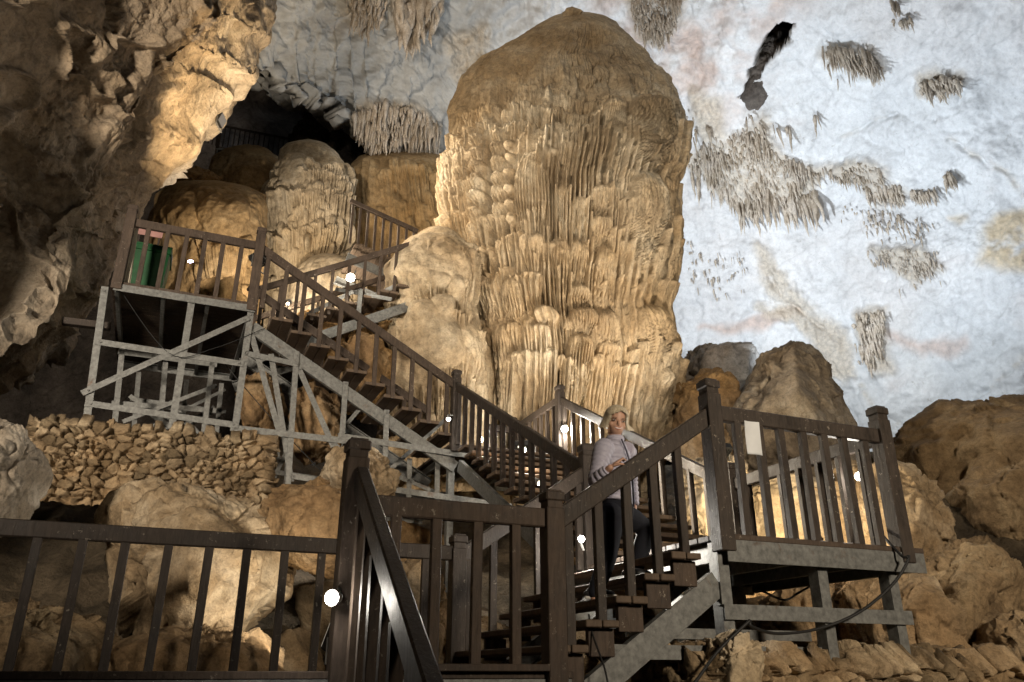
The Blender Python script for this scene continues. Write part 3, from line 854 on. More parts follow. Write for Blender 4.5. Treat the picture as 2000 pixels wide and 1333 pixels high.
    # the knob on top
    # lower mound leaning on the column's left side
    rows = [(442, 842, 872, 13.0), (452, 820, 890, 12.8), (470, 800, 905, 12.6), (505, 780, 918, 12.45), (560, 768, 925, 12.4), (620, 762, 930, 12.45), (680, 757, 938, 12.5),
            (740, 748, 945, 12.6), (800, 742, 950, 12.7), (870, 738, 955, 12.8), (960, 735, 960, 12.8)]
    F = strands(rng, 768, 830, 535, 690, 10, (6, 10), (60, 120), (.2, .34), (2, 4), 24, (.1, .2), .85)
    F += tiers(rng, 772, 900, 545, 15, 14, (8, 13), (22, 36), (.26, .38), (50, 110), (3, 5), (.24, .38), (2, 4)) + tiers(rng, 765, 940, 640, 15, 20, (8, 13), (24, 40), (.3, .42), (50, 120), (3, 5), (.28, .42), (2, 4)) + tiers(rng, 885, 930, 480, 14, 14, (8, 12), (22, 36), (.3, .42), (50, 110), (3, 5), (.28, .4), (2, 4))
    F += strands(rng, 775, 900, 480, 560, 22, (12, 20), (30, 70), (.36, .44), (0, 1), 24, (.4, .6), 1.0)
    F += strands(rng, 815, 905, 530, 585, 9, (5, 8), (36, 56), (.12, .2), (2, 3), 5, (.15, .25), 1.0)
    F += [(835, 455, 572, 70, .42, 0, .75), (805, 500, 640, 34, .22, 0, .5), (885, 470, 560, 34, .34, 0, .6), (893, 520, 600, 22, .3, 4, .3),
          (845, 592, 735, 60, .56, 0, .8), (812, 640, 790, 44, .42, 0, .7), (900, 625, 730, 34, .44, 0, .7), (905, 665, 790, 26, .5, 8, .5), (790, 690, 830, 34, .36, 7, .4), (870, 690, 800, 28, .34, 8, .2),
          (835, 590, 670, 26, .55, 0, .5), (862, 580, 650, 22, .5, 0, .5)]
    F += strands(rng, 770, 950, 715, 900, 14, (6, 10), (70, 150), (.12, .26), (2, 4), 20, (.08, .16), .9)
    F += strands(rng, 800, 930, 690, 770, 9, (5, 8), (55, 100), (.3, .46), (2, 3), 12, (.12, .2), 1.0)
    drape_surface('side_mound', rows, F, M['column'], t, k=.7, na=380, nz=400, seed=21, lump=.15, grain=.06)
    return t
great_column()

def side_formations():
    rng = random.Random(9)
    # the smaller stalagmite on the left
    t = thing('flowstone_stalagmite', 'squat pale flowstone stalagmite with a domed top and drip fringes, left of the great column', 'stalagmite', P(605, 540, 19))
    rows = [(273, 590, 612, 19.2), (279, 560, 635, 18.9), (292, 545, 655, 18.6), (320, 540, 676, 18.3), (352, 530, 688, 18.1), (375, 516, 689, 18.0), (430, 513, 686, 18.0), (470, 512, 684, 18.0), (505, 514, 676, 18.0),
            (545, 520, 666, 18.1), (600, 520, 665, 18.1), (680, 515, 670, 18.1)]
    F = strands(rng, 545, 690, 318, 420, 13, (8, 13), (26, 48), (.14, .3), (3, 6), 10, (.3, .45), .75)
    F += strands(rng, 516, 690, 362, 500, 13, (7, 12), (40, 95), (.16, .34), (3, 6), 14, (.2, .35), .8)
    F += strands(rng, 590, 685, 425, 480, 16, (6, 9), (45, 80), (.34, .5), (0, 2), 14, (.5, .7), 1.0)
    F += strands(rng, 514, 600, 440, 620, 12, (6, 10), (60, 120), (.14, .26), (2, 4), 14, (.1, .2), .85)
    F += tiers(rng, 540, 690, 335, 13, 8, (8, 12), (16, 26), (.2, .34), (26, 50), (2.6, 4), (.2, .34), (2, 4)) + tiers(rng, 516, 690, 385, 13, 12, (8, 12), (18, 28), (.28, .42), (36, 90), (2.6, 4), (.26, .42), (2, 4)) + tiers(rng, 516, 680, 455, 15, 12, (8, 12), (18, 28), (.28, .42), (40, 90), (2.6, 4), (.26, .42), (2, 4))
    F += [(575, 300, 372, 34, .3, 0, .5), (600, 372, 470, 38, .34, 12, .25), (540, 380, 460, 26, .3, 8, .3)]
    drape_surface('stalagmite_body', rows, F, M['pale'], t, k=.7, na=420, nz=380, seed=31, lump=.16, grain=.03, base=-.15)
    # broken base of it, behind the long stair
    t = thing('flowstone_boss', 'low pale fluted boss at the foot of the squat stalagmite, behind the lamp', 'flowstone', P(640, 600, 16.5))
    rows = [(495, 625, 650, 17.2), (505, 600, 685, 16.9), (530, 585, 705, 16.6), (570, 570, 715, 16.4), (640, 560, 720, 16.3), (720, 560, 720, 16.3)]
    drape_surface('boss_body', rows, strands(rng, 570, 720, 520, 640, 16, (9, 15), (40, 90), (.1, .24), (3, 6), 14, (.2, .4)), M['pale'], t, k=.7, na=200, nz=160, seed=33, lump=.2)
    # ochre flowstone mounds behind the green bin
    specs = [('smooth ochre flowstone mound below the dark hole, upper of the two', [(283, 470, 500, 20.5), (290, 440, 520, 20.1), (305, 415, 540, 19.7), (330, 405, 552, 19.4), (360, 405, 560, 19.3), (420, 400, 560, 19.3)], 41),
             ('broad ochre flowstone mound behind the upper landing rail', [(352, 360, 420, 17.2), (360, 330, 470, 16.8), (380, 305, 515, 16.4), (410, 292, 520, 16.1), (450, 288, 520, 16.0), (500, 300, 515, 15.9), (560, 310, 515, 15.9), (640, 310, 515, 15.9)], 42)]
    for lab, rows, sd in specs:
        t = thing('flowstone_mound', lab, 'flowstone', P((rows[2][1] + rows[2][2]) / 2, rows[-1][0], rows[-1][3] + .8))
        F = []
        if sd == 42: F = strands(rng, 395, 515, 470, 620, 15, (8, 14), (60, 110), (.1, .25), (3, 5), 16, (.2, .3)) + [(440, 380, 470, 50, .25, 0, .5), (350, 375, 470, 40, .25, 0, .5)]
        drape_surface('mound_body', rows, F, M['flow'], t, k=.8, na=260, nz=200, seed=sd, lump=.34, grain=.05)
    # back wall of drapery between small stalagmite and column
    t = thing('drapery_wall', 'shadowy wall of ochre drapery between the squat stalagmite and the great column', 'flowstone', P(780, 480, 20))
    rows = [(296, 740, 820, 21.5), (304, 700, 870, 20.8), (330, 680, 900, 20.3), (400, 670, 930, 20.0), (480, 665, 950, 19.8), (620, 660, 960, 19.6)]
    F = strands(rng, 690, 900, 320, 520, 14, (8, 15), (60, 150), (.12, .34), (2, 5), 20, (.1, .25), .85)
    drape_surface('drapery_body', rows, F, M['flow'], t, k=.5, na=320, nz=260, seed=51, lump=.2, grain=.04)
    # darker rocks in the hole above
    return
side_formations()

def knob(t):
    n, m = 24, 36
    th = np.linspace(.02, math.pi - .02, n)[:, None]; ph = np.linspace(0, 2 * math.pi, m, endpoint=False)[None, :]
    d = np.stack([np.sin(th) * np.cos(ph), np.sin(th) * np.sin(ph), np.cos(th) + 0 * ph], -1)
    V = d * np.array([.24, .2, .15]); V = V * (1 + .7 * fbm(V, 4, 3))[..., None] + np.array(P(1116, 28, 15.85))
    grid_obj('knob', V, M['column'], t, wrap=True)
knob(bpy.data.objects['flowstone_column'])

# ------------------------------------------------------------------ stalactites hanging from the ceiling
def in_poly(x, y, poly):
    ok = False; j = len(poly) - 1
    for i in range(len(poly)):
        xi, yi = poly[i]; xj, yj = poly[j]
        if (yi > y) != (yj > y) and x < (xj - xi) * (y - yi) / (yj - yi) + xi: ok = not ok
        j = i
    return ok

def stalactites(label, poly, count, lr, wr, seed, mat='tite', off=.16, group='stalactite clusters on the white ceiling', long_low=True, lump=1):
    rng = random.Random(seed)
    xs = [p[0] for p in poly]; ys = [p[1] for p in poly]
    cx, cy_ = sum(xs) / len(xs), sum(ys) / len(ys)
    base = P(cx, cy_, float(ceilY(cx, cy_)))
    t = thing('stalactite_cluster', label, 'stalactites', base, group)
    big = count > 60
    if big: count = int(count * 2.2); lr = (lr[0] * .5, lr[1] * .72); wr = (wr[0] * .42, wr[1] * .52)
    clumps = [(rng.uniform(min(xs), max(xs)), rng.uniform(min(ys), max(ys)), rng.uniform(.5, 1.6)) for _ in range(max(4, count // 14))]
    mb = MB(); n = 0; tries = 0
    while n < count and tries < count * 60:
        tries += 1
        px, py = rng.uniform(min(xs), max(xs)), rng.uniform(min(ys), max(ys))
        if big and rng.random() < .6:
            c_ = rng.choice(clumps); px, py = c_[0] + rng.gauss(0, 9), c_[1] + rng.gauss(0, 6)
        if not in_poly(px, py, poly):
            if not big or rng.random() > .03 or px < 1335 and py > 100: continue
        n += 1
        k_ = min(clumps, key=lambda c_: (c_[0] - px) ** 2 + (c_[1] - py) ** 2)[2]
        Y = float(ceilY(px, py)) - off * rng.uniform(.1, 1.3)
        p = P(px, py, Y)
        L = rng.uniform(*lr) * (k_ if big else 1) * rng.choice([.6, 1, 1, 1.3]); r = rng.uniform(*wr) * (k_ ** .5 if big else 1)
        off_ = 0
        lean = Vector((rng.uniform(-.12, .12), rng.uniform(-.2, .04), 0))
        pts = []; rs = []
        kk = 6
        for i in range(kk):
            f = i / (kk - 1)
            pts.append(p + Vector((rng.uniform(-.3, .3) * r, rng.uniform(-.3, .3) * r, .25 * L - f * L * 1.1)) + lean * f * L)
            rs.append(max(.005, r * (1 - f) ** .8 * rng.uniform(.7, 1.3) + .004))
        rs[0] *= .6
        mb.tube(pts, rs, 6)
        if not big:
            mb.build('stalactite', M[mat], t, smooth=True); mb = MB()
    if big: mb.build('stalactites', M[mat], t, smooth=True)['kind'] = 'stuff'
    # the knobbly stone they grow from
    return t

stalactites('largest grey stalactite cluster on the white ceiling, right of the column shoulder', [(1340, 325), (1380, 285), (1450, 262), (1490, 232), (1500, 290), (1560, 320), (1610, 335), (1580, 375), (1570, 400), (1520, 400), (1440, 400), (1380, 350)], 420, (.35, 1.0), (.04, .13), 1)
stalactites('row of long pointed stalactites along the foot of the largest cluster', [(1430, 385), (1490, 395), (1540, 385), (1600, 380), (1610, 398), (1560, 410), (1500, 412), (1440, 405)], 46, (.7, 1.5), (.07, .17), 2)
stalactites('upper stalactite cluster right of the dark cleft, fringed like a curtain', [(1605, 100), (1700, 98), (1705, 120), (1728, 140), (1722, 152), (1690, 148), (1660, 130), (1625, 122)], 90, (.3, .8), (.035, .1), 3)
stalactites('brownish stalactite cluster nearest the right frame edge, upper row', [(1795, 160), (1830, 150), (1880, 155), (1878, 178), (1840, 185), (1800, 182)], 60, (.2, .55), (.035, .09), 4)
stalactites('thin line of stalactites stepping down right of the largest cluster', [(1610, 340), (1680, 320), (1720, 330), (1725, 360), (1690, 358), (1640, 355)], 80, (.2, .5), (.03, .08), 5)
stalactites('tuft of brown stalactites left of the comb shaped fringe', [(1690, 370), (1740, 362), (1770, 372), (1760, 395), (1720, 392), (1695, 388)], 60, (.25, .6), (.03, .09), 6)
stalactites('small comb shaped fringe of stalactites on the white ceiling', [(1776, 375), (1828, 375), (1826, 384), (1780, 386)], 40, (.3, .45), (.03, .06), 7)
stalactites('tall knobbly stalactite cluster above the pointed boulder right side', [(1670, 615), (1725, 610), (1722, 690), (1700, 720), (1680, 690)], 120, (.25, .6), (.05, .12), 8)
stalactites('speckled small stalactites in the middle of the white wall', [(1690, 490), (1800, 490), (1840, 520), (1790, 570), (1770, 540), (1700, 515)], 110, (.12, .4), (.02, .06), 9)
stalactites('dark tuft of stalactites at the top of the white ceiling', [(1735, 5), (1758, 0), (1755, 20), (1745, 25)], 16, (.2, .5), (.03, .07), 10)
stalactites('short stalactite row below the top tuft', [(1745, 42), (1785, 38), (1782, 48), (1750, 52)], 16, (.2, .45), (.03, .06), 11)
stalactites('brown stalactite patch at the frame top, above the column right shoulder', [(1230, 0), (1330, 0), (1320, 55), (1290, 90), (1260, 85), (1240, 40)], 130, (.3, .7), (.05, .13), 12, off=.1)
stalactites('hanging fringe of brown stalactites under the grey ceiling lip, above the drapery wall', [(690, 225), (740, 205), (830, 215), (862, 260), (856, 310), (800, 315), (740, 300), (700, 268)], 260, (.4, 1.0), (.06, .18), 13)
stalactites('stout stalactite bunch at the frame top, left of the column', [(775, 0), (858, -10), (850, 30), (820, 60), (800, 75), (780, 40)], 60, (.7, 1.5), (.1, .28), 14)
stalactites('brown stalactite crust at the frame top over the dark hole', [(680, 0), (740, -20), (750, 40), (715, 65), (690, 40)], 70, (.3, .7), (.06, .15), 15)
stalactites('lower scattered stalactites left of the pointed boulder tip', [(1340, 470), (1460, 500), (1450, 570), (1400, 590), (1345, 560)], 50, (.1, .3), (.015, .045), 16)
stalactites('small dark stalactite knot right of the comb fringe', [(1845, 340), (1865, 340), (1866, 355), (1848, 358)], 26, (.2, .5), (.03, .07), 17)
stalactites('sparse stalactite specks on the wall below the comb fringe', [(1650, 400), (1760, 420), (1830, 440), (1800, 480), (1700, 470), (1640, 430)], 60, (.1, .35), (.015, .05), 18)
# ------------------------------------------------------------------ boulders
def boulder(label, outline, Y, thick, mat, seed=0, cat='boulder', group=None, name='boulder', res=84, ridge=None, rough=.03, lumps=.05, sharp=70.0, foot=None, faces=True, chipk=.62):
    """outline: px polygon seen from the path; Y its depth; thick its depth in metres; ridge: nearer points (px, py, dY)"""
    pts = [P(x, y, Y) for x, y in outline]
    n = len(pts)
    c = sum(pts, Vector()) / n
    back = [c + (p - c) * .75 + Vector((0, thick * .55, 0)) for p in pts]
    fr = [c + (p - c) * .62 + Vector((0, -thick * .42, 0)) for p in pts] if ridge is None else [P(x, y, Y - d) for x, y, d in ridge]
    bm = bmesh.new()
    for p in pts + back + fr: bm.verts.new(p)
    r = bmesh.ops.convex_hull(bm, input=bm.verts)
    bm.normal_update()
    pl = np.array([(*f.normal, f.normal.dot(f.verts[0].co - c)) for f in bm.faces if f.calc_area() > 1e-6])
    bm.free()
    sg = np.sign(pl[:, 3]); pl = pl * sg[:, None]
    pl = np.unique(np.round(pl, 2), axis=0)
    # fracture planes: the block is split flat here and there
    rp = np.random.RandomState(seed * 7 + 3)
    nn = rp.normal(size=(22, 3)); nn /= np.linalg.norm(nn, axis=1)[:, None]
    hullv = np.array([(q - c)[:] for q in pts + back + fr])
    sup = (hullv @ nn.T).max(0) * rp.uniform(.74, .96, 22)
    if faces: pl = np.concatenate([pl, np.c_[nn, sup]], 0)
    res = max(res, 90)
    m = int(res * 1.6)
    th = np.linspace(.01, math.pi - .01, res)[:, None]; ph = np.linspace(0, 2 * math.pi, m, endpoint=False)[None, :]
    d = np.stack([np.sin(th) * np.cos(ph), np.sin(th) * np.sin(ph), np.cos(th) + 0 * ph], -1)
    dd = np.clip(d @ pl[:, :3].T, 1e-3, None) / np.maximum(pl[:, 3], .02)     # = 1/r per plane
    mx = dd.max(-1, keepdims=True)
    rr = 1.0 / (mx[..., 0] * np.sum((dd / mx) ** sharp, -1) ** (1 / sharp))
    size = float(np.median(rr))
    V = d * rr[..., None]
    dn = np.clip(-d[..., 2], 0, 1)                     # the buried foot goes deeper
    if foot is None: V[..., 2] -= dn * .5 * float(np.median(rr))
    o = np.array(c) + seed * 3.7
    W_ = V + o
    chip = 0
    for ns, am in ((34, .20), (170, .11), (600, .05)):
        sd = rp.normal(size=(ns, 3)); sd /= np.linalg.norm(sd, axis=1)[:, None]
        dj = d + .10 * np.stack([fbm(W_ / size, 2.5, 3, seed=k_ + seed) for k_ in (1, 2, 3)], -1)
        ix = (dj @ sd.T).argmax(-1); tl = rp.normal(size=(ns, 3)) * am
        chip = chip + ((d - sd[ix]) * tl[ix]).sum(-1) * 1.6 + rp.uniform(-.12, .12, ns)[ix] * am
    disp = chipk * chip * size + lumps * size * fbm(W_ / size, .9, 3) + .09 * size * fbm(W_ / size, 2.2, 4, ridge=True, seed=seed) * .6 + rough * size * fbm(W_ / size, 6, 4, seed=seed + 2)
    # a few flat fracture steps
    q = fbm(W_ / size, 1.1, 3, seed=seed + 5) * 5
    st = (np.floor(q) + sstep(.35, .65, q - np.floor(q))) / 5
    disp = disp + .16 * size * st - .10 * size * sstep(.06, .0, np.abs(fbm(W_ / size, .8, 3, seed=seed + 9)))
    V = V + d * disp[..., None] + np.array(c)
    obj = grid_obj(name, V, M[mat], wrap=True)
    # origin at the boulder's foot
    zmin = V[..., 2].min()
    off = Vector((c.x, c.y, zmin))
    me = obj.data
    co = np.empty(len(me.vertices) * 3, np.float32); me.vertices.foreach_get('co', co)
    co = co.reshape(-1, 3) - np.array(off, np.float32); me.vertices.foreach_set('co', co.ravel()); me.update()
    obj.location = off
    tag(obj, label, cat, group)
    return obj

GR = 'boulders heaped around the stairs'
boulder('tall pointed brown boulder against the white wall', [(1400, 960), (1432, 800), (1470, 740), (1492, 685), (1522, 652), (1556, 650), (1588, 682), (1625, 725), (1665, 800), (1705, 870), (1720, 980)], 13.2, 3.0, 'boulder_grey', 1, group=GR, res=110, ridge=[(1530, 662, .5), (1540, 740, 1.3), (1500, 860, 1.6), (1640, 880, 1.2)], sharp=60, chipk=.38)
boulder('rounded orange brown boulder between the column foot and the pointed boulder', [(1300, 830), (1318, 760), (1350, 728), (1395, 726), (1430, 765), (1460, 830), (1440, 880), (1330, 880)], 14.6, 2.4, 'boulder_red', 2, group=GR, res=80)
boulder('grey rock ledge in shadow left of the pointed boulder tip', [(1320, 740), (1340, 700), (1400, 680), (1470, 690), (1500, 730), (1480, 780), (1340, 790)], 17.5, 2.6, 'ceilgrey', 3, group=GR, res=80)
boulder('broad brown slope of rock filling the right edge under the white wall', [(1720, 900), (1760, 850), (1830, 818), (1900, 785), (1960, 772), (2050, 765), (2300, 740), (2350, 1150), (1900, 1150), (1740, 1050)], 12.6, 4.5, 'brown', 4, group=GR, res=120, ridge=[(1800, 900, 1.0), (1950, 860, 1.8), (2150, 900, 2.6), (2000, 1050, 2.2)], lumps=.08, rough=.03, chipk=.22)
boulder('tall tan boulder just behind the end newel of the right landing', [(1690, 905), (1730, 890), (1790, 900), (1832, 935), (1858, 1010), (1872, 1065), (1850, 1130), (1740, 1160), (1690, 1100)], 9.6, 1.6, 'boulder', 5, group=GR, res=100, ridge=[(1780, 925, .4), (1810, 1000, .7), (1760, 1100, .8)], sharp=60)
boulder('dark brown boulder at the right edge above a black crack', [(1850, 960), (1900, 930), (1960, 925), (2050, 900), (2120, 980), (2080, 1080), (1960, 1070), (1880, 1040)], 10.6, 1.8, 'brown', 6, group=GR, res=80)
boulder('large brown boulder low at the right edge, mottled with black', [(1790, 1150), (1830, 1095), (1900, 1060), (1965, 1068), (2010, 1110), (2000, 1220), (1960, 1290), (1850, 1290), (1800, 1230)], 8.2, 1.6, 'brown', 7, group=GR, res=100, ridge=[(1880, 1090, .5), (1920, 1180, .8), (1860, 1230, .8)])
boulder('tan sloping boulder below the right landing outer leg', [(1690, 1130), (1740, 1110), (1800, 1130), (1850, 1190), (1880, 1270), (1820, 1300), (1700, 1290)], 7.9, 1.2, 'boulder', 8, group=GR, res=80)
boulder('small boulder at the bottom right corner', [(1930, 1230), (1980, 1190), (2060, 1180), (2120, 1260), (2080, 1350), (1940, 1350)], 7.3, 1.1, 'boulder', 9, group=GR, res=70)
boulder('brightly lit rounded rock seen through the right landing balusters', [(1470, 960), (1520, 915), (1570, 905), (1600, 960), (1610, 1040), (1560, 1085), (1480, 1070)], 11.0, 1.2, 'pale', 10, group=GR, res=80)
boulder('lit tan rock behind the right landing, beside the bulb', [(1590, 960), (1640, 900), (1700, 905), (1720, 980), (1705, 1080), (1620, 1090)], 10.6, 1.3, 'boulder', 11, group=GR, res=80)
boulder('pale rock block behind the lower end of the middle stair', [(1330, 930), (1370, 880), (1430, 880), (1465, 930), (1460, 1020), (1380, 1060), (1335, 1020)], 10.9, 1.3, 'pale', 12, group=GR, res=80)
boulder('jumbled brown rock between the column foot and the right landing post', [(1310, 880), (1340, 830), (1400, 815), (1430, 850), (1420, 910), (1350, 930)], 12.0, 1.2, 'boulder', 13, group=GR, res=70)
boulder('tan rock lit from above under the right landing', [(1620, 1150), (1660, 1118), (1720, 1125), (1760, 1170), (1750, 1240), (1660, 1250)], 8.3, 1.0, 'boulder', 14, group=GR, res=70)
boulder('brown rock under the middle of the right landing', [(1480, 1200), (1510, 1150), (1570, 1130), (1630, 1150), (1640, 1230), (1560, 1260), (1490, 1250)], 8.6, 1.1, 'boulder', 15, group=GR, res=70)
boulder('yellow stained block beside the steel post of the lower stair', [(1385, 1285), (1400, 1250), (1440, 1232), (1478, 1240), (1490, 1290), (1470, 1400), (1385, 1400)], 5.55, .5, 'pale', 16, group=GR, res=70, lumps=.06)
# left side
boulder('big pale angular boulder behind the left railing, lit by the lower lamp', [(165, 1010), (215, 965), (268, 930), (330, 938), (420, 965), (500, 1005), (552, 1060), (560, 1150), (520, 1215), (410, 1243), (300, 1225), (215, 1120)], 8.0, 2.0, 'boulder', 20, group=GR, res=130, ridge=[(290, 950, .5), (370, 1010, .9), (300, 1190, .6), (420, 1190, 1.0), (520, 1100, .7), (230, 1030, .5)], sharp=70, lumps=.05, chipk=.5)
boulder('reddish brown boulder between the rubble wall and the tall newel', [(510, 1000), (540, 970), (600, 950), (660, 945), (720, 975), (730, 1060), (640, 1090), (530, 1070)], 8.2, 1.2, 'boulder_red', 21, group=GR, res=80)
boulder('low rounded rock at the foot of the big pale boulder', [(180, 1300), (240, 1250), (330, 1228), (440, 1235), (530, 1260), (590, 1310), (560, 1420), (220, 1420)], 7.0, 1.2, 'boulder', 22, group=GR, res=90, lumps=.06)
boulder('dark brown rock bank at the lower left corner', [(-220, 1240), (-60, 1190), (60, 1180), (160, 1210), (240, 1270), (260, 1420), (-200, 1420)], 6.9, 1.4, 'brown', 23, group=GR, res=90)
boulder('pale hooked rock cut by the left frame edge', [(-90, 800), (-10, 816), (36, 836), (62, 866), (52, 905), (22, 945), (16, 985), (-10, 1002), (-90, 1000)], 6.6, 1.0, 'boulder_grey', 24, group=GR, res=90, lumps=.05, chipk=.3)
boulder('orange boulder behind the lower half of the long stair', [(668, 760), (672, 690), (700, 655), (740, 652), (762, 690), (765, 760), (720, 790)], 12.3, 1.1, 'boulder_red', 25, group=GR, res=80)
boulder('flat ochre rock under the far stair, behind the long stair top', [(560, 660), (590, 625), (640, 612), (690, 625), (705, 680), (690, 730), (600, 720)], 12.9, 1.6, 'boulder_red', 26, group=GR, res=80)
boulder('yellow rock wedge against the left foot of the great column', [(690, 640), (720, 612), (765, 600), (790, 620), (780, 660), (720, 665)], 12.9, .8, 'boulder_red', 27, group=GR, res=60)
boulder('shadowed ochre boulder under the upper landing leg', [(462, 790), (480, 740), (520, 722), (550, 760), (555, 830), (500, 850)], 11.2, 1.2, 'boulder_red', 28, group=GR, res=70)
boulder('ochre boulder below the middle of the long stair', [(560, 830), (580, 770), (630, 755), (665, 800), (660, 860), (600, 880)], 11.3, 1.2, 'boulder_red', 29, group=GR, res=70)
boulder('dim brown boulder behind the long stair posts', [(620, 960), (640, 900), (700, 870), (760, 900), (770, 970), (700, 1000)], 10.2, 1.4, 'boulder', 30, group=GR, res=70)
boulder('pale lit boulder behind the near railing, right of the tall newel', [(770, 1150), (785, 1100), (820, 1085), (860, 1120), (868, 1200), (850, 1330), (775, 1330)], 8.2, 1.0, 'boulder', 31, group=GR, res=80)
boulder('low tan rock under the lower stair landing', [(850, 1260), (890, 1215), (960, 1205), (1010, 1240), (1020, 1340), (860, 1350)], 8.4, 1.0, 'boulder', 32, group=GR, res=70)
boulder('dark rock in shadow under the lower stair', [(1010, 1250), (1060, 1190), (1150, 1180), (1240, 1220), (1300, 1290), (1280, 1400), (1020, 1400)], 8.4, 1.4, 'brown', 33, group=GR, res=70)
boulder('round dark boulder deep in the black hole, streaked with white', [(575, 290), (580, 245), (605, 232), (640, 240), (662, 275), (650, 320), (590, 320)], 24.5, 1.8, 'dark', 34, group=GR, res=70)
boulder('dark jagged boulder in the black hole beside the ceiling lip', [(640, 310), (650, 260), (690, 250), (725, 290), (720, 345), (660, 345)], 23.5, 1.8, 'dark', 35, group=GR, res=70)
boulder('ochre rock under the green bin landing back rail', [(380, 600), (395, 560), (440, 545), (480, 565), (485, 620), (400, 630)], 12.6, 1.0, 'flow', 36, group=GR, res=70)
boulder('brown rock beneath the rock wall edge, left of the ochre mounds', [(330, 400), (345, 350), (400, 325), (430, 345), (420, 400), (360, 420)], 18.3, 1.2, 'boulder_red', 37, group=GR, res=70)


# loose rocks lying on the cave floor under and beside the stairs
def loose_rocks():
    rng = random.Random(17)
    col = ['brown', 'tan', 'ochre', 'grey brown']
    spots = [(-3.6, 7.2, 'left'), (-2.4, 7.4, 'left'), (-1.2, 8.0, 'mid'), (-.4, 8.2, 'mid'), (.3, 8.3, 'mid'), (1.2, 7.3, 'stair'), (.9, 6.4, 'stair'), (1.9, 7.0, 'landing'), (2.6, 7.3, 'landing'), (3.2, 7.8, 'landing'),
             (-2.5, 9.5, 'trestle'), (-2.0, 10.3, 'trestle'), (-1.4, 9.8, 'trestle'), (-3.2, 10.6, 'trestle'), (-4.2, 10.8, 'trestle'), (-.5, 10.0, 'trestle'), (3.6, 8.9, 'slope'), (4.4, 8.6, 'slope'), (2.9, 9.4, 'slope'),
             (2.2, 10.4, 'slope'), (3.4, 10.6, 'slope'), (1.6, 11.4, 'slope'), (2.4, 12.0, 'slope'), (-2.6, 12.2, 'far'), (-3.4, 12.4, 'far'), (-2.0, 12.6, 'far'), (.2, 9.3, 'mid'), (-.9, 9.0, 'mid'), (1.6, 9.2, 'mid'),
             (-3.0, 8.2, 'left'), (-4.6, 7.8, 'left'), (-5.6, 8.2, 'left'), (4.9, 7.9, 'slope'), (5.4, 9.0, 'slope')]
    for i, (x, y, wh) in enumerate(spots):
        s_ = rng.uniform(.35, .75); hgt = float(floor_h(np.array(x), np.array(y)))
        n, m = 36, 58
        th = np.linspace(.01, math.pi - .01, n)[:, None]; ph = np.linspace(0, 2 * math.pi, m, endpoint=False)[None, :]
        d = np.stack([np.sin(th) * np.cos(ph), np.sin(th) * np.sin(ph), np.cos(th) + 0 * ph], -1)
        pl = np.random.RandomState(i).normal(size=(11, 3)); pl /= np.linalg.norm(pl, axis=1)[:, None]
        r = 1 / np.max(np.clip(d @ pl.T, .35, None) / np.random.RandomState(i + 50).uniform(.6, 1.0, 11), -1)
        V = d * r[..., None] * s_ * np.array([1.15, 1.0, .85])
        V = V + d * (.12 * s_ * fbm(V / s_ + i, 1.6, 4) + .05 * s_ * fbm(V / s_ + i, 5, 3))[..., None]
        mt = rng.choice(['boulder', 'boulder_red', 'brown', 'boulder_grey'])
        o = grid_obj('rock', V, M[mt], wrap=True)
        o.location = (x, y, hgt + s_ * .1)
        tag(o, 'loose rock lying in the shade among the steel legs under the stairs', 'rock', 'loose rocks under the stairs')
loose_rocks()

boulder('dark rock deep inside the cleft of the white ceiling', [(1440, 200), (1455, 130), (1485, 80), (1520, 50), (1560, 55), (1550, 110), (1500, 150), (1470, 200)], 20.6, 1.6, 'dark', 40, res=70)

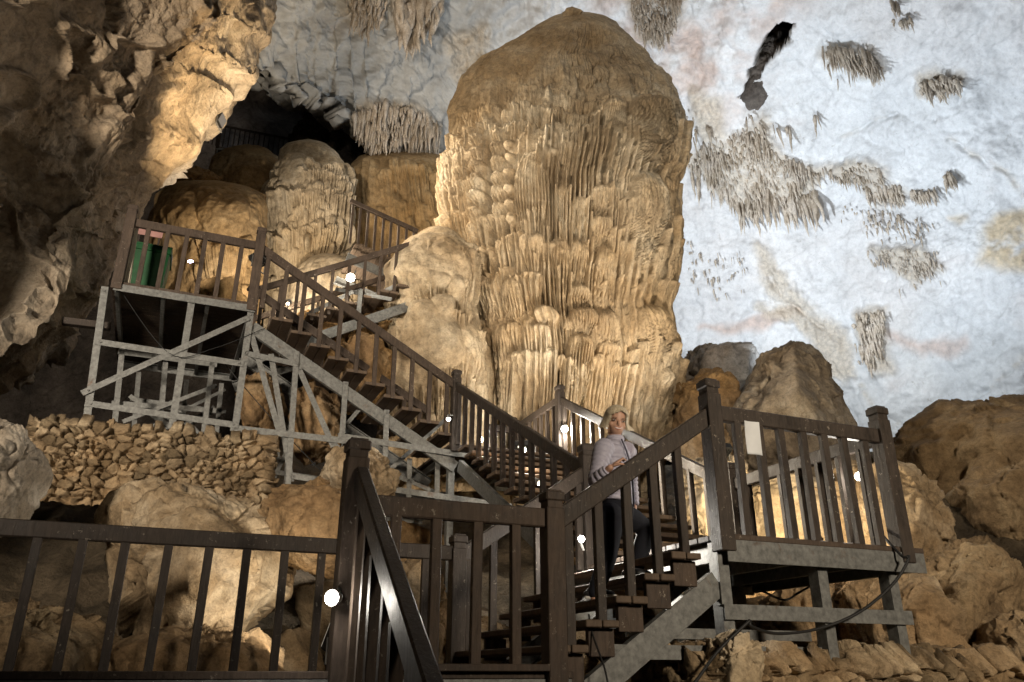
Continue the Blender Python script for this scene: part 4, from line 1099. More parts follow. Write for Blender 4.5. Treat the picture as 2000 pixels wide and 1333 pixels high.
# ------------------------------------------------------------------ rubble retaining walls
def rubble_wall(label, p0, p1, ztop, zbot, thick, seed, cell=.10):
    """dry rubble wall: a grid of voronoi stones; top edge uneven, returns at both ends"""
    p0, p1 = np.array(p0[:2]), np.array(p1[:2])
    d = p1 - p0; L = np.linalg.norm(d); d = d / L; nrm = np.array([d[1], -d[0]])
    nu, nv = int(L / .009), int((ztop - zbot) / .007)
    nu, nv = min(nu, 620), min(nv, 260)
    rg = np.random.RandomState(seed)
    # path: right return, front, left return, plus the top
    u = np.linspace(-thick, L + thick, nu); v = np.linspace(0, 1.25, nv)
    U, T = np.meshgrid(u, v)
    seeds = rg.uniform([-thick, 0], [L + thick, (ztop - zbot) * 1.3], size=(int((L + 2 * thick) * (ztop - zbot) * 1.3 / cell ** 2), 2)) 
    seeds[:, 1] *= 1.0
    Hh = (ztop - zbot)
    Q = np.stack([U, T * Hh], -1).reshape(-1, 2)
    Q = Q + .03 * np.stack([fbm(np.c_[Q, 0 * Q[:, :1]], 5, 2), fbm(np.c_[Q, 0 * Q[:, :1] + 9], 5, 2)], -1)
    f1 = np.full(len(Q), 9.); f2 = np.full(len(Q), 9.); ix = np.zeros(len(Q), int)
    Q[:, 1] *= 1.35; sd = seeds * np.array([1, 1.35])
    for i in range(0, len(Q), 4000):
        D = np.sqrt(((Q[i:i + 4000, None, :] - sd[None]) ** 2).sum(-1))
        o = np.argpartition(D, 1, 1)[:, :2]
        a = np.take_along_axis(D, o, 1); sw = a[:, 0] > a[:, 1]
        f1[i:i + 4000] = a.min(1); f2[i:i + 4000] = a.max(1); ix[i:i + 4000] = np.where(sw, o[:, 1], o[:, 0])
    e = (f2 - f1).reshape(U.shape); ix = ix.reshape(U.shape)
    tilt = rg.normal(size=(len(sd), 2)) * .3; hgt = rg.uniform(.0, .06, len(sd))
    dx = (Q[:, 0] - sd[ix.ravel(), 0]).reshape(U.shape); dy = (Q[:, 1] - sd[ix.ravel(), 1]).reshape(U.shape)
    h = sstep(0, .025, e) * (.07 + 1.6 * hgt[ix]) + .65 * (tilt[ix, 0] * dx + tilt[ix, 1] * dy) * sstep(0, .05, e) * np.where(T > .97, .3, 1)
    tv = np.minimum(T, 1.0); topz = zbot + Hh * tv + .06 * fbm(np.stack([U, 0 * U, 0 * U + seed], -1), 1.6, 3) * tv
    back = np.maximum(T - 1, 0) / .25 * thick
    uu = np.clip(U, 0, L); ret = np.maximum(-U, 0) + np.maximum(U - L, 0)
    h = h * (1 + 0 * U)
    X = p0[0] + d[0] * uu + nrm[0] * (h * (T <= 1) * (ret == 0)) - nrm[0] * (ret + back)
    Yy = p0[1] + d[1] * uu + nrm[1] * (h * (T <= 1) * (ret == 0)) - nrm[1] * (ret + back)
    en = np.where(U < 0, -1, np.where(U > L, 1, 0))
    X = X + d[0] * en * h; Yy = Yy + d[1] * en * h
    Z = topz + np.where(T > 1, h, 0)
    V = np.stack([X, Yy, Z], -1)
    V = V + .035 * np.stack([fbm(V, 8, 3, seed=1), fbm(V, 9, 3, seed=2), fbm(V, 9, 3, seed=3)], -1)
    t = thing('rubble_wall', label, 'stone wall', (float(p0[0] + d[0] * L / 2), float(p0[1] + d[1] * L / 2), zbot), 'rubble retaining walls under the landings')
    grid_obj('wall_stones', V, M['rubble'], t, attrs={'tone': rg.uniform(0, 1, len(sd))[ix]})
    return t
# ------------------------------------------------------------------ the stair: landings, flights, railings
E1 = Vector((.919, .394, 0)); E2 = Vector((-.394, .919, 0))
UP = Vector((0, 0, 1))
HR = .95
def V2(x, y, z): return Vector((x, y, z + EYE))
Z0, Z1, Z2, Z3 = .009, .9036, 3.0226, 4.6837
B_ = V2(.257, 5.171, Z0); C_ = B_ + E2 * 1.80; A_ = B_ - E1 * 1.289
D_ = V2(1.484, 5.697, Z1); E_ = D_ + E1 * 1.70; G_ = E_ + E2 * 1.963; J_ = D_ + E2 * 1.963
H_ = V2(-.821, 11.071, Z2); F_ = H_ + E1 * 1.70
L_ = V2(-3.571, 9.892, Z3); N_ = L_ - E1 * 1.678
RZ = math.atan2(E1.y, E1.x)

def post(parent, base, h, mat='wood', s=.062, cap=True, drop=.12, label=None):
    m = MB()
    m.box(base + UP * (h * .5 - drop * .5 - .05), s, s, (h + drop - .1) / 2, RZ, .005)
    if cap:
        m.box(base + UP * (h - .075), s * .86, s * .86, .026, RZ, .003)
        m.box(base + UP * (h - .025), s * 1.06, s * 1.06, .03, RZ, .008)
        m.box(base + UP * (h + .012), s * .8, s * .8, .0065, RZ, .004)
    o = m.build('newel_post', M[mat], parent)
    if label: o['label'] = label
    return o

_bal = {}
def baluster(parent, base, h, mat, s=.03, rz=RZ, seed=0):
    """square baluster; meshes of equal height are shared"""
    key = (round(h, 2), mat, s)
    if key not in _bal:
        m = MB(); m.box((0, 0, h / 2), s, s * .8, h / 2, rz, .003)
        o = m.build('baluster', M[mat]); COL.objects.unlink(o); _bal[key] = o
    c = _bal[key].copy(); COL.objects.link(c)
    c.parent = parent
    r = random.Random(seed)
    c.location = Vector(base) - parent_world(parent)
    c.rotation_euler = (rad(r.uniform(-.5, .5)), rad(r.uniform(-.5, .5)), rad(r.uniform(-3, 3)))
    return c

def rail_flat(label, p, q, posts=(1, 1), spacing=.235, mat='wood', h=HR, post_h=1.1, rh=.118, rw=.06, base_plate=False, cat='railing', skip=(), bal_mat=None, s=.03, ext=(0, 0), group='level railings of the landings', n=None):
    p, q = Vector(p), Vector(q)
    d = (q - p); L = d.length; d.normalize()
    t = thing('railing', label, cat, (p + q) / 2, group)
    m = MB(); m.beam(p + UP * (h - rh / 2) - d * ext[0], q + UP * (h - rh / 2) + d * ext[1], rw, rh, ch=.008)
    m.build('handrail', M[mat], t)
    if posts[0]: post(t, p, posts[0] if posts[0] > 1.01 else post_h, mat)
    if posts[1]: post(t, q, posts[1] if posts[1] > 1.01 else post_h, mat)
    n = n or max(2, int(round(L / spacing)))
    for i in range(1, n):
        if i in skip: continue
        baluster(t, p + d * (L * i / n), h - rh + .01, bal_mat or mat, s, seed=i + int(L * 100))
    if base_plate:
        m = MB(); m.beam(p + UP * .02 - d * ext[0], q + UP * .02 + d * ext[1], .12, .04)
        m.build('base_plate', M[mat], t)
    return t

def rail_slope(label, p, q, posts=(0, 0), n=6, mat='wood', h=HR, rh=.135, rw=.062, post_h=1.1, cat='stair railing', nos=None, bal_mat=None, s=.03, z_of=None, group='sloping railings of the stair flights', i0=0, i1=0):
    """p, q: feet of the rail at the lower and the upper end (nosing line)"""
    p, q = Vector(p), Vector(q)
    t = thing('stair_railing', label, cat, (p + q) / 2, group)
    m = MB(); m.beam(p + UP * (h - rh * .55), q + UP * (h - rh * .55), rw, rh * .92, ch=.008)
    m.build('handrail', M[mat], t)
    if posts[0]: post(t, p, post_h, mat)
    if posts[1]: post(t, q, post_h, mat)
    d = q - p
    for i in range(i0, n + i1):
        f = (i + .5) / n
        b = p + d * f
        zb = (p.z + (q.z - p.z) * (i + 1) / n) if z_of is None else z_of(f)
        baluster(t, Vector((b.x, b.y, zb - .05)), (b.z + h - rh * .9) - (zb - .05), bal_mat or mat, s, seed=i + int(p.z * 100))
    return t

def flight(label, p, q, w, wdir, n, mat_t='tread', near_white=True, riser=True, mid=0, over=.05, group='stair flights', depth_extra=.03, thick=.045):
    """p, q: lower and upper end on the near side at deck level; treads run along wdir for w"""
    p, q, wdir = Vector(p), Vector(q), Vector(wdir)
    d = q - p; hd = Vector((d.x, d.y, 0)); run = hd.length; hd.normalize()
    rise = d.z
    t = thing('stair_flight', label, 'stairs', p.lerp(q, .5) + wdir * w / 2, group)
    for side, off in ((0, .05), (1, w - .05)):
        m = MB()
        a, b = p + wdir * off, q + wdir * off
        low = Vector((0, 0, -.30))
        sd = wdir if side == 0 else -wdir
        dirn = (b - a).normalized()
        m.beam(a + low - dirn * .05, b + low - dirn * .05, .012, .17, ch=.002)
        nrm = dirn.cross(sd).normalized()
        if nrm.z < 0: nrm = -nrm
        for sg in (-1, 1):
            m.beam(a + low + nrm * .078 * sg + sd * .034 - dirn * .05, b + low + nrm * .078 * sg + sd * .034 - dirn * .05, .055, .011, up=nrm, ch=.002)
        m.build('stringer', M['steel'], t)
    r = random.Random(int(p.z * 1000))
    for i in range(n - 1):
        z = p.z + rise * (i + 1) / n
        f0, f1 = i / n, (i + 1) / n
        a0 = p + hd * (run * f0 - depth_extra); a1 = p + hd * (run * f1 - .008)
        m = MB()
        mid_ = (a0 + a1) / 2; half = (a1 - a0).length / 4 - .004
        for k in (-1, 1):     # two boards to a tread, with a gap
            c = Vector((mid_.x, mid_.y, z - thick / 2)) + hd * (k * (half + .004)) + wdir * (w / 2)
            m.frame(c, hd, wdir, UP, half, w / 2 + over, thick / 2 + r.uniform(-.002, .002), .006)
        tr = m.build('tread', M[mat_t], t)
        if riser:             # timber blocks carrying the tread on the stringers
            for off in (.05, w - .05):
                m = MB()
                zz0, zz1 = z - thick - rise / n - .02, z - thick - .002
                c = Vector((mid_.x, mid_.y, (zz0 + zz1) / 2)) + wdir * off + hd * .03
                m.frame(c, hd, wdir, UP, (a1 - a0).length / 2 - .03, .022, (zz1 - zz0) / 2, .004)
                m.build('tread_block', M['wood_red'], t)
    return t

def platform(label, a, b, c, d, beams=.14, legs=(), braces=(), mat_d='wood_red', group='timber landings on steel legs', flange=True):
    """deck a-b (near edge), c-d (far edge); legs: (start point, foot z) ; braces: (p, q, width)"""
    a, b, c, d = map(Vector, (a, b, c, d))
    t = thing('landing', label, 'landing', (a + b + c + d) / 4, group)
    e = (b - a).normalized(); f = (d - a).normalized()
    L, Wd = (b - a).length, (d - a).length
    m = MB(); n = max(4, int(Wd / .13)); w = Wd / n
    for i in range(n):
        c0 = a + f * (w * (i + .5)) + e * (L / 2) - UP * .02
        m.frame(c0, e, f, UP, L / 2 + .07, w / 2 - .004, .02, .004)
    m.build('deck', M[mat_d], t)
    zb = -.042 - beams / 2
    m = MB()
    m.angle(a + UP * zb - e * .03, b + UP * zb + e * .05, beams, .012, f)
    m.build('edge_beam', M['steel'], t)
    m = MB(); m.angle(d + UP * zb - e * .03, c + UP * zb + e * .05, beams, .012, -f); m.build('edge_beam', M['steel'], t)
    for i in range(4):
        p = a + e * (L * (i + .02) / 3.02); 
        m = MB(); m.beam(p + f * .07 + UP * zb, p + f * (Wd - .07) + UP * zb, .05, beams * .8, ch=.002)
        m.build('joist', M['steel'], t)
    for (p, zf) in legs:
        m = MB()
        p = Vector(p); h = p.z - zf
        m.frame(Vector((p.x, p.y, (p.z + zf) / 2)), e, f, UP, .045, .006, h / 2, .001)
        m.frame(Vector((p.x, p.y, (p.z + zf) / 2)) - e * .039 + f * .052, e, f, UP, .006, .045, h / 2, .001)
        m.build('leg', M['steel'], t)
    for (p, q, w_) in braces:
        m = MB(); m.angle(p, q, w_, .008, f); m.build('brace', M['steel'], t)
    return t

# ---- lower landing and its rails
A0 = B_ - E1 * 5.2; C0 = C_ - E1 * 5.2
platform('lowest timber landing at eye level, in front of the tall newel', A0 + E1 * 0.9, B_ + E1 * .06, C_ + E1 * .06 + E2 * .08, C0 + E1 * .9 + E2 * .08,
         legs=[(C_ - UP * .04 - E1 * .1 - E2 * .03, .2), (C_ - UP * .04 - E1 * 2.0 - E2 * .03, .2), (B_ - UP * .04 - E1 * .1 + E2 * .1, 0.0), (B_ - UP * .04 - E1 * 2.2 + E2 * .1, 0.0)])
CL = C_ - E1 * 4.2
rail_flat('far railing of the lowest landing, running out of the frame at the left', CL, C_, posts=(0, 1.05), n=15, h=HR + .02)
t = rail_flat('near railing of the lowest landing between the tall newel and the stair foot', A_, B_, posts=(0, 1.07), n=5, mat='wood_red', base_plate=True, h=.965)
post(t, A_, 1.27, 'wood_red', .066)
# handrail coming down from the tall newel towards the viewer
pA = A_ + UP * 1.02 + E1 * .02 - E2 * .05
t = thing('stair_railing', 'thick handrail dropping from the tall newel towards the viewer', 'stair railing', A_ - E2 * .5, 'sloping railings of the stair flights')
dd = (-E2 * .83 - E1 * .045 + UP * -.53).normalized()
m = MB(); m.beam(pA + UP * .03, pA + UP * .03 + dd * 2.6, .075, .14, ch=.01); m.build('handrail', M['wood'], t)
for i in range(6):
    b = pA + dd * (.22 + .31 * i)
    baluster(t, Vector((b.x, b.y, b.z - 1.02)), .97, 'wood_red', .03, seed=i + 50)
flight('timber steps dropping from the lowest landing towards the viewer', A_ - E2 * 2.6 - UP * 1.52 - E1 * 1.7, A_ - E2 * .02 - E1 * 1.7, 1.66, E1, 9)

# ---- flight one: B-D near side, C-J far side
flight('lower stair flight carrying the woman', B_, D_, 1.86, E2, 6)
rail_slope('near rail of the lower stair under the woman\'s hand', B_, D_, n=6, i1=-1, i0=0)
rail_slope('far rail of the lower stair behind the woman', C_ , J_, n=6, mat='wood')
# ---- right landing
LG = [(D_ - UP * .05 - E1 * .0 + E2 * .03, EYE + .05), (D_.lerp(E_, .52) - UP * .05 + E2 * .03, EYE + .05), (E_ - UP * .05 - E1 * .12 + E2 * .03, EYE + .05),
      (J_ - UP * .05 + E1 * .1 - E2 * .12, EYE - .2), (G_ - UP * .05 - E1 * .12 - E2 * .12, EYE - .2), (J_.lerp(G_, .5) - UP * .05 - E2 * .12, EYE - .2)]
br = [(D_ - UP * .52 - E1 * .05, E_ - UP * .52 - E1 * .02, .10), (D_ - UP * .62 + E2 * .9 - E1 * .3, E_ - UP * .62 + E2 * .9 - E1 * .2, .08), (D_ - UP * .78 + E2 * .05 - E1 * .9, D_ - UP * .78 + E2 * .05 + E1 * .8, .09), (J_ - UP * .5 - E2 * .12, G_ - UP * .5 - E2 * .12, .09)]
platform('right landing on grey steel legs, highest of the near two', D_ - E2 * .04 + E1 * 0.02, E_ - E2 * .04 + E1 * .12, G_ + E2 * .05 + E1 * .12, J_ + E2 * .05 + E1 * .02, beams=.15, legs=LG, braces=br)
rail_flat('front railing of the right landing with a pale sheet tied to it', D_, E_, posts=(1.13, 1.13), n=8)
rail_flat('side railing of the right landing, seen through its front railing', E_, G_, posts=(0, 1.1), n=8)
post(thing('newel', 'dark newel post where the lower stair meets the middle stair, behind the woman', 'post', J_), J_, 1.12, 'wood')

# ---- middle flight, up and away to the left
H2 = H_ - UP * 0; 
flight('middle stair flight seen from the front, its treads like shelves behind the woman', J_, H_, 1.70, E1, 14, riser=False)
rail_slope('left rail of the middle stair with a brightly lit top', J_, H_, n=14, posts=(0, 1))
rail_slope('right rail of the middle stair above the woman', G_, F_, n=14, posts=(0, 1))
# ---- middle landing, in front of the column
platform('middle landing at the foot of the great column', H_, F_, F_ + E2 * 1.9, H_ + E2 * 1.9, legs=[(H_ - UP * .05 + E2 * .1, EYE + 1.0), (F_ - UP * .05 + E2 * .1, EYE + 1.0)])
rail_flat('right railing of the middle landing, falling away behind its newel', F_, F_ + E2 * 1.85, posts=(0, 1), n=8)
rail_flat('back railing of the middle landing before the column foot', H_ + E2 * 1.85, F_ + E2 * 1.85, posts=(0, 0), n=8)

# ---- long stair up to the left, and its steel trestle
flight('long stair flight climbing left to the upper landing', H_, L_, 1.35, E2, 11, riser=False, over=.02)
rail_slope('near rail of the long stair, climbing left to the upper landing', H_, L_, n=11, mat='wood_red')
rail_slope('far rail of the long stair', H_ + E2 * 1.35, L_ + E2 * 1.35, n=11, mat='wood_red')
def tp(px, py, o=L_, dp=0.0):       # a point of the steel frame under the long stair and the upper landing
    q = PPL(px, py, (o.x, o.y), (E1.x, E1.y))
    return q + E2 * dp
def steel_frame(label, members, cat='steel frame', w=.075):
    t = thing('steel_trestle', label, cat, tp(*members[0][:2]), 'steel trestles under the stairs')
    for k, (x0, y0, x1, y1, dp, *ww) in enumerate(members):
        a, b = tp(x0, y0, dp=dp), tp(x1, y1, dp=dp)
        m = MB(); m.angle(a, b, ww[0] if ww else w, .008, E2, up=UP if abs((b - a).normalized().z) < .9 else E1)
        upright = abs(y1 - y0) > 3 * abs(x1 - x0); flat = abs(y1 - y0) < .3 * abs(x1 - x0)
        m.build('upright' if upright else 'cross_beam' if flat else 'brace', M['steel'], t)
        if dp < .2:
            for q, f_ in ((a, .035), (b, -.035)):
                q = q + (b - a) * f_ - E2 * .012
                m = MB(); m.tube([q, q - E2 * .012], .014, 6); m.build('bolt', M['steel_dark'], t)
    return t
steel_frame('grey steel trestle under the long stair, with leaning braces', [
    (580, 685, 562, 962, .02), (676, 745, 668, 862, .02), (756, 800, 750, 985, .02), (488, 640, 548, 850, .03), (530, 690, 570, 940, .035), (583, 715, 652, 872, .03),
    (478, 690, 583, 712, .0), (450, 836, 735, 868, .0, .085), (660, 852, 885, 886, -.01, .085), (570, 930, 660, 944, .0), (690, 945, 1000, 990, .0, .08),
    (868, 885, 866, 1000, .3), (820, 880, 818, 990, .5), (600, 745, 720, 880, .9, .06), (640, 870, 760, 730, 1.2, .06), (690, 985, 905, 790, .7, .06), (770, 905, 900, 960, .5, .06), (700, 800, 860, 905, 1.25, .06)])
MB1 = [(205, 560, 168, 828, .0, .085), (375, 585, 335, 838, .0, .085), (490, 608, 458, 846, .0, .085), (186, 668, 476, 712, -.012, .08), (166, 788, 466, 832, -.012, .08), (160, 770, 486, 622, -.03, .075)]
steel_frame('grey steel frame of the upper landing with one long diagonal', MB1)
steel_frame('shadowed back trestle under the long stair, behind the near one', [
    (600, 700, 585, 965, 1.3), (700, 765, 692, 880, 1.3), (780, 815, 772, 985, 1.3), (520, 650, 575, 860, 1.32, .06), (640, 730, 560, 900, 1.35, .06), (480, 760, 700, 800, 1.3, .07), (560, 880, 840, 925, 1.3, .07),
    (720, 800, 640, 930, 1.4, .06), (820, 870, 740, 960, 1.4, .06), (600, 960, 880, 990, 1.3, .07)], w=.07)
steel_frame('shadowed back frame of the upper landing, full of crossed braces', [
    (235, 600, 210, 840, 1.4), (330, 620, 310, 850, 1.5), (430, 640, 405, 850, 1.4), (225, 614, 440, 646, 1.4), (210, 720, 440, 740, 1.5), (235, 765, 440, 690, 1.4, .06), (250, 700, 420, 830, 1.6, .06), (230, 840, 440, 720, 1.8, .06), (340, 700, 430, 800, 1.9, .05),
    (270, 620, 250, 845, 2.2, .07), (380, 640, 360, 850, 2.2, .07), (460, 650, 440, 850, 2.2, .07), (250, 680, 470, 715, 2.2, .06), (240, 760, 460, 800, 2.2, .06), (250, 800, 450, 700, 2.5, .05), (280, 690, 450, 830, 2.5, .05), (300, 740, 470, 660, 2.3, .05)])
platform('upper landing with the green bin, high at the left', N_ - E2 * .03, L_ - E2 * .03, L_ + E2 * 3.0, N_ + E2 * 3.0, beams=.10)
rail_flat('front railing of the upper landing, before the green bin', N_, L_, posts=(1.12, 1.16), n=7, mat='wood_red')
m = MB(); a, b = tp(118, 610, dp=.3), tp(215, 622, dp=.3); m.beam(a, b, .1, .09); o = m.build('timber_prop', M['wood'])
tag(o, 'dark timber beam end jutting left from under the upper landing', 'beam')

# ---- far stair going right behind the long stair, and the one above it
P5 = L_ + E2 * 1.5 + E1 * .1; Q5 = P5 + E1 * 2.9 + UP * 1.62
flight('far stair flight climbing right above the bright lamp', P5, Q5, 1.3, E2, 10, riser=False)
rail_slope('near rail of the far stair, lit by the bright lamp', P5, Q5, n=11, mat='wood_red', posts=(1, 0), s=.026, rh=.11)
rail_slope('far rail of the far stair', P5 + E2 * 1.3, Q5 + E2 * 1.3, n=11, mat='wood_red', s=.026, rh=.11)
P6 = P(812, 530, 13.9); Q6 = P(676, 470, 13.4)
flight('highest stair flight visible, dim between the stalagmite and the column', P6, Q6, 1.2, E2, 9, riser=False)
rail_slope('near rail of the highest stair flight', P6, Q6, n=9, mat='wood_red', s=.024, rh=.1)
tt = thing('steel_trestle', 'dim steel trestle under the far stair, by the bright lamp', 'steel frame', P(705, 610, 12), 'steel trestles under the stairs')
for x0, y0, x1, y1, Y in [(705, 565, 700, 620, 11.9), (640, 620, 770, 560, 12.2), (655, 565, 765, 585, 12.0), (690, 620, 790, 545, 12.6), (600, 615, 690, 570, 11.9)]:
    m = MB(); m.angle(P(x0, y0, Y), P(x1, y1, Y), .07, .008, E2); m.build('brace' if abs(y1 - y0) < 60 else 'upright', M['steel'], tt)
# walkway high up in the dark hole
W1 = P(560, 312, 24.5); W0 = P(425, 285, 24.5)
rail_flat('thin far railing of the walkway in the black hole', W0, W1, posts=(1, 1), n=14, mat='wood', s=.02, rh=.08)
platform('distant walkway deck in the black hole, behind the ochre mound', W0 - UP * .02, W1 - UP * .02, W1 + E2 * 1.2 - UP * .02, W0 + E2 * 1.2 - UP * .02, beams=.1)
W2 = P(385, 282, 24.0); W3 = P(440, 262, 24.0)
rail_slope('far sloping rail at the edge of the black hole', W0 + UP * .1, P(380, 262, 22.5), n=6, mat='wood', s=.025, rh=.1)
# rubble walls
rubble_wall('rough rubble wall under the upper landing, above the big pale boulder', P(52, 915, 9.0) , P(520, 915, 9.95), P(520, 856, 9.95).z - .06, P(520, 1010, 9.95).z, .8, 3)
rubble_wall('long rubble wall along the bottom right, below the right landing', P(1385, 1290, 5.5), P(1985, 1290, 6.7), EYE + .045, .6, .8, 4)
# ------------------------------------------------------------------ lamps on the stairs
def spot_lamp(label, pos, aim, energy, col, r=.045, est=60.0, size=150, blend=1.0, post_to=None, glow=0.0, face=None):
    """small clamp lamp: round reflector housing, glowing bulb, bracket; its light comes out of the mouth"""
    pos, aim = Vector(pos), Vector(aim)
    d = (aim - pos).normalized() if face is None else Vector(face).normalized()
    t = thing('spot_lamp', label, 'lamp', pos, 'small lamps clamped along the stairs')
    m = MB(); m.tube([pos - d * r * 2.2, pos - d * r * 1.9, pos - d * r * 1.0, pos - d * .3 * r, pos + d * r * .25], [r * .5, r * .7, r * .9, r * 1.12, r * 1.2], 14, cap=False)
    m.build('housing', M['lampbody'], t, True)
    m = MB(); m.ball(pos + d * r * .35, r * 1.0, 14, 9)
    m.build('bulb', emis('bulb_glow', col, est), t, True)
    e = Vector(post_to) if post_to is not None else pos - d * .12 - UP * .06
    m = MB(); m.tube([pos - d * r * 2.1, pos - d * r * 2.6 - UP * .01, e], .011, 6)
    m.build('bracket', M['steel_dark'], t)
    light_obj('SPOT', pos + d * r * 1.6, energy, col, t, aim, size, blend, .05)
    if glow: light_obj('POINT', pos + d * r * 1.7, glow, col, t, radius=.04)
    return t
BW = (1.0, .93, .82)
spot_lamp('bright round lamp on the front of the tall newel, lowest of all', P(650, 1168, 4.42), P(800, 1330, 4.0), 4, BW, .036, 60, 120, 1.0, P(662, 1150, 4.58), glow=7, face=(-.25, -1, -.1))
spot_lamp('bright bulb on the side rail of the right landing', P(1679, 931, 6.72), P(1520, 1010, 5.8), 60, BW, .034, 50, 160, 1.0, P(1700, 915, 6.9), glow=6, face=(-.6, -1, -.2))
spot_lamp('bright lamp on the newel at the head of the middle stair', P(1103, 838, 11.55), P(960, 900, 9.6), 380, BW, .048, 60, 160, 1.0, P(1095, 832, 11.7), glow=70, face=(-.2, -1, -.4))
spot_lamp('small bright lamp low on the lower stair, left of the woman\'s legs', P(1135, 1053, 6.95), P(1210, 1110, 5.6), 110, BW, .026, 55, 160, 1.0, P(1140, 1075, 7.1), glow=34, face=(.1, -1, -.2))
spot_lamp('brightest lamp on the rail of the far stair', P(685, 543, 11.55), P(880, 520, 12.8), 45, (1, .9, .74), .062, 70, 130, 1.0, P(695, 530, 11.75), glow=14, face=(.1, -1, -.4))
spot_lamp('small warm bulb behind the long stair rail near its top', P(563, 591, 12.3), P(600, 480, 17), 60, (1, .84, .6), .05, 40, 160, 1.0, glow=10)
spot_lamp('small white bulb under the upper landing back rail', P(450, 575, 12.9), P(480, 480, 16), 60, BW, .04, 40, 160, 1.0, glow=5)
spot_lamp('small spotlight clamped to a left baluster of the middle stair', P(938, 858, 10.3), P(1000, 960, 9.7), 300, (1, .86, .66), .035, 30, 120, 1.0, P(932, 852, 10.4))
spot_lamp('small spotlight half way down the left rail of the middle stair', P(1021, 878, 9.9), P(1100, 960, 9.6), 300, (1, .86, .66), .035, 30, 130, 1.0)
spot_lamp('small spotlight low on the left rail of the middle stair', P(1052, 942, 8.9), P(1150, 1000, 8.8), 230, (1, .86, .66), .032, 30, 120, 1.0, P(1062, 938, 9.0))
spot_lamp('small clamp spotlight at the foot of the long stair', P(876, 818, 10.9), P(872, 900, 10.7), 10, BW, .03, 12, 110, 1.0, P(884, 812, 11.0))
m = MB(); m.ball(P(372, 511, 12.4), .028, 10, 7, (1.8, .6, .8)); o = m.build('led_light', emis('led_glow', (.72, .68, 1.0), 40), None, True)
tag(o, 'tiny lilac light glowing behind the upper landing rail', 'light')

# ------------------------------------------------------------------ wheelie bin, notice, sheet, cables
def bin_():
    p = P(286, 556, 10.3); p = Vector((p.x, p.y, L_.z + .01))
    t = thing('wheelie_bin', 'green wheelie bin with closed lid on the upper landing, at the left newel', 'bin', p)
    g = plain('green_plastic', (.008, .062, .02), .5, 0, .3)
    V = []; F = []
    prof = [(.185, .05), (.19, .06), (.235, .88), (.25, .885), (.25, .955), (.24, .955)]
    for (w, z) in prof:
        for sx, sy in ((-1, -1), (-.8, -1.08), (.8, -1.08), (1, -1), (1.08, -.8), (1.08, .8), (1, 1), (.8, 1.08), (-.8, 1.08), (-1, 1), (-1.08, .8), (-1.08, -.8)):
            q = E1 * (w * sx * 1.02) + E2 * (w * sy * 1.15)
            V.append(p + q + UP * z)
    n = 12
    for i in range(len(prof) - 1):
        for k in range(n): F.append((i * n + k, i * n + (k + 1) % n, (i + 1) * n + (k + 1) % n, (i + 1) * n + k))
    F.append(tuple(range(n))[::-1]); F.append(tuple((len(prof) - 1) * n + k for k in range(n)))
    mesh_obj('body', V, F, g, t)
    m = MB(); m.frame(p + UP * .98, E1, E2, UP,   .27, .30, .02, .015); m.frame(p + UP * 1.0, E1, E2, UP, .19, .21, .012, .008)
    for k in (-1, 0, 1): m.frame(p + UP * 1.013 + E1 * .1 * k, E1, E2, UP, .012, .2, .006, .003)
    lid = m.build('lid', g, t)
    m = MB(); m.tube([p + UP * .93 + E2 * .32 - E1 * .17, p + UP * .93 + E2 * .34, p + UP * .93 + E2 * .32 + E1 * .17], .014); m.build('handle', g, t)
    for sg in (-1, 1):
        m = MB(); m.tube([p + UP * .1 + E2 * .2 + E1 * (.16 * sg), p + UP * .1 + E2 * .2 + E1 * (.20 * sg)], .1, 18); m.build('wheel', M['black'], t)
    for k in (-1, 1):
        m = MB(); m.frame(p + UP * .46 - E2 * .246 + E1 * .07 * k, E1, (E2 * .06 + UP).normalized(), E2, .006, .25, .012, .003); m.build('rib', g, t)
bin_()

def text_mesh(body, size, mat, o, ex, ey, parent, depth=.0012):
    cu = bpy.data.curves.new('lettering', 'FONT'); cu.body = body; cu.size = size; cu.extrude = depth; cu.align_x = 'CENTER'; cu.align_y = 'CENTER'
    ob = bpy.data.objects.new('lettering', cu); COL.objects.link(ob)
    dg = bpy.context.evaluated_depsgraph_get(); me = bpy.data.meshes.new_from_object(ob.evaluated_get(dg))
    COL.objects.unlink(ob); bpy.data.objects.remove(ob)
    ez = ex.cross(ey)
    R = Matrix((ex, ey, ez)).transposed().to_4x4(); R.translation = o
    me.transform(R)
    v = Vector(parent_world(parent)); me.transform(Matrix.Translation(-v))
    me.materials.clear(); me.materials.append(mat)
    q = bpy.data.objects.new('lettering', me); COL.objects.link(q); q.parent = parent
    return q

def notice():
    c = P(293, 456, 10.75)
    t = thing('notice_board', 'small pink notice with faded dark writing, above the green bin', 'sign', c)
    m = MB(); m.frame(c, E1, UP, E1.cross(UP), .18, .05, .004, .002); m.build('board', plain('pink_board', (.36, .20, .18), .5, 0, .25), t)
    m = MB()
    for sg in (-1, 1): m.beam(c + E1 * .14 * sg + E2 * .02 - UP * .03, c + E1 * .14 * sg + E2 * .02 - UP * .98, .025, .025)
    m.build('stake', M['wood'], t)
    dm = plain('dark_ink', (.05, .03, .03), .6)
    return t
notice()

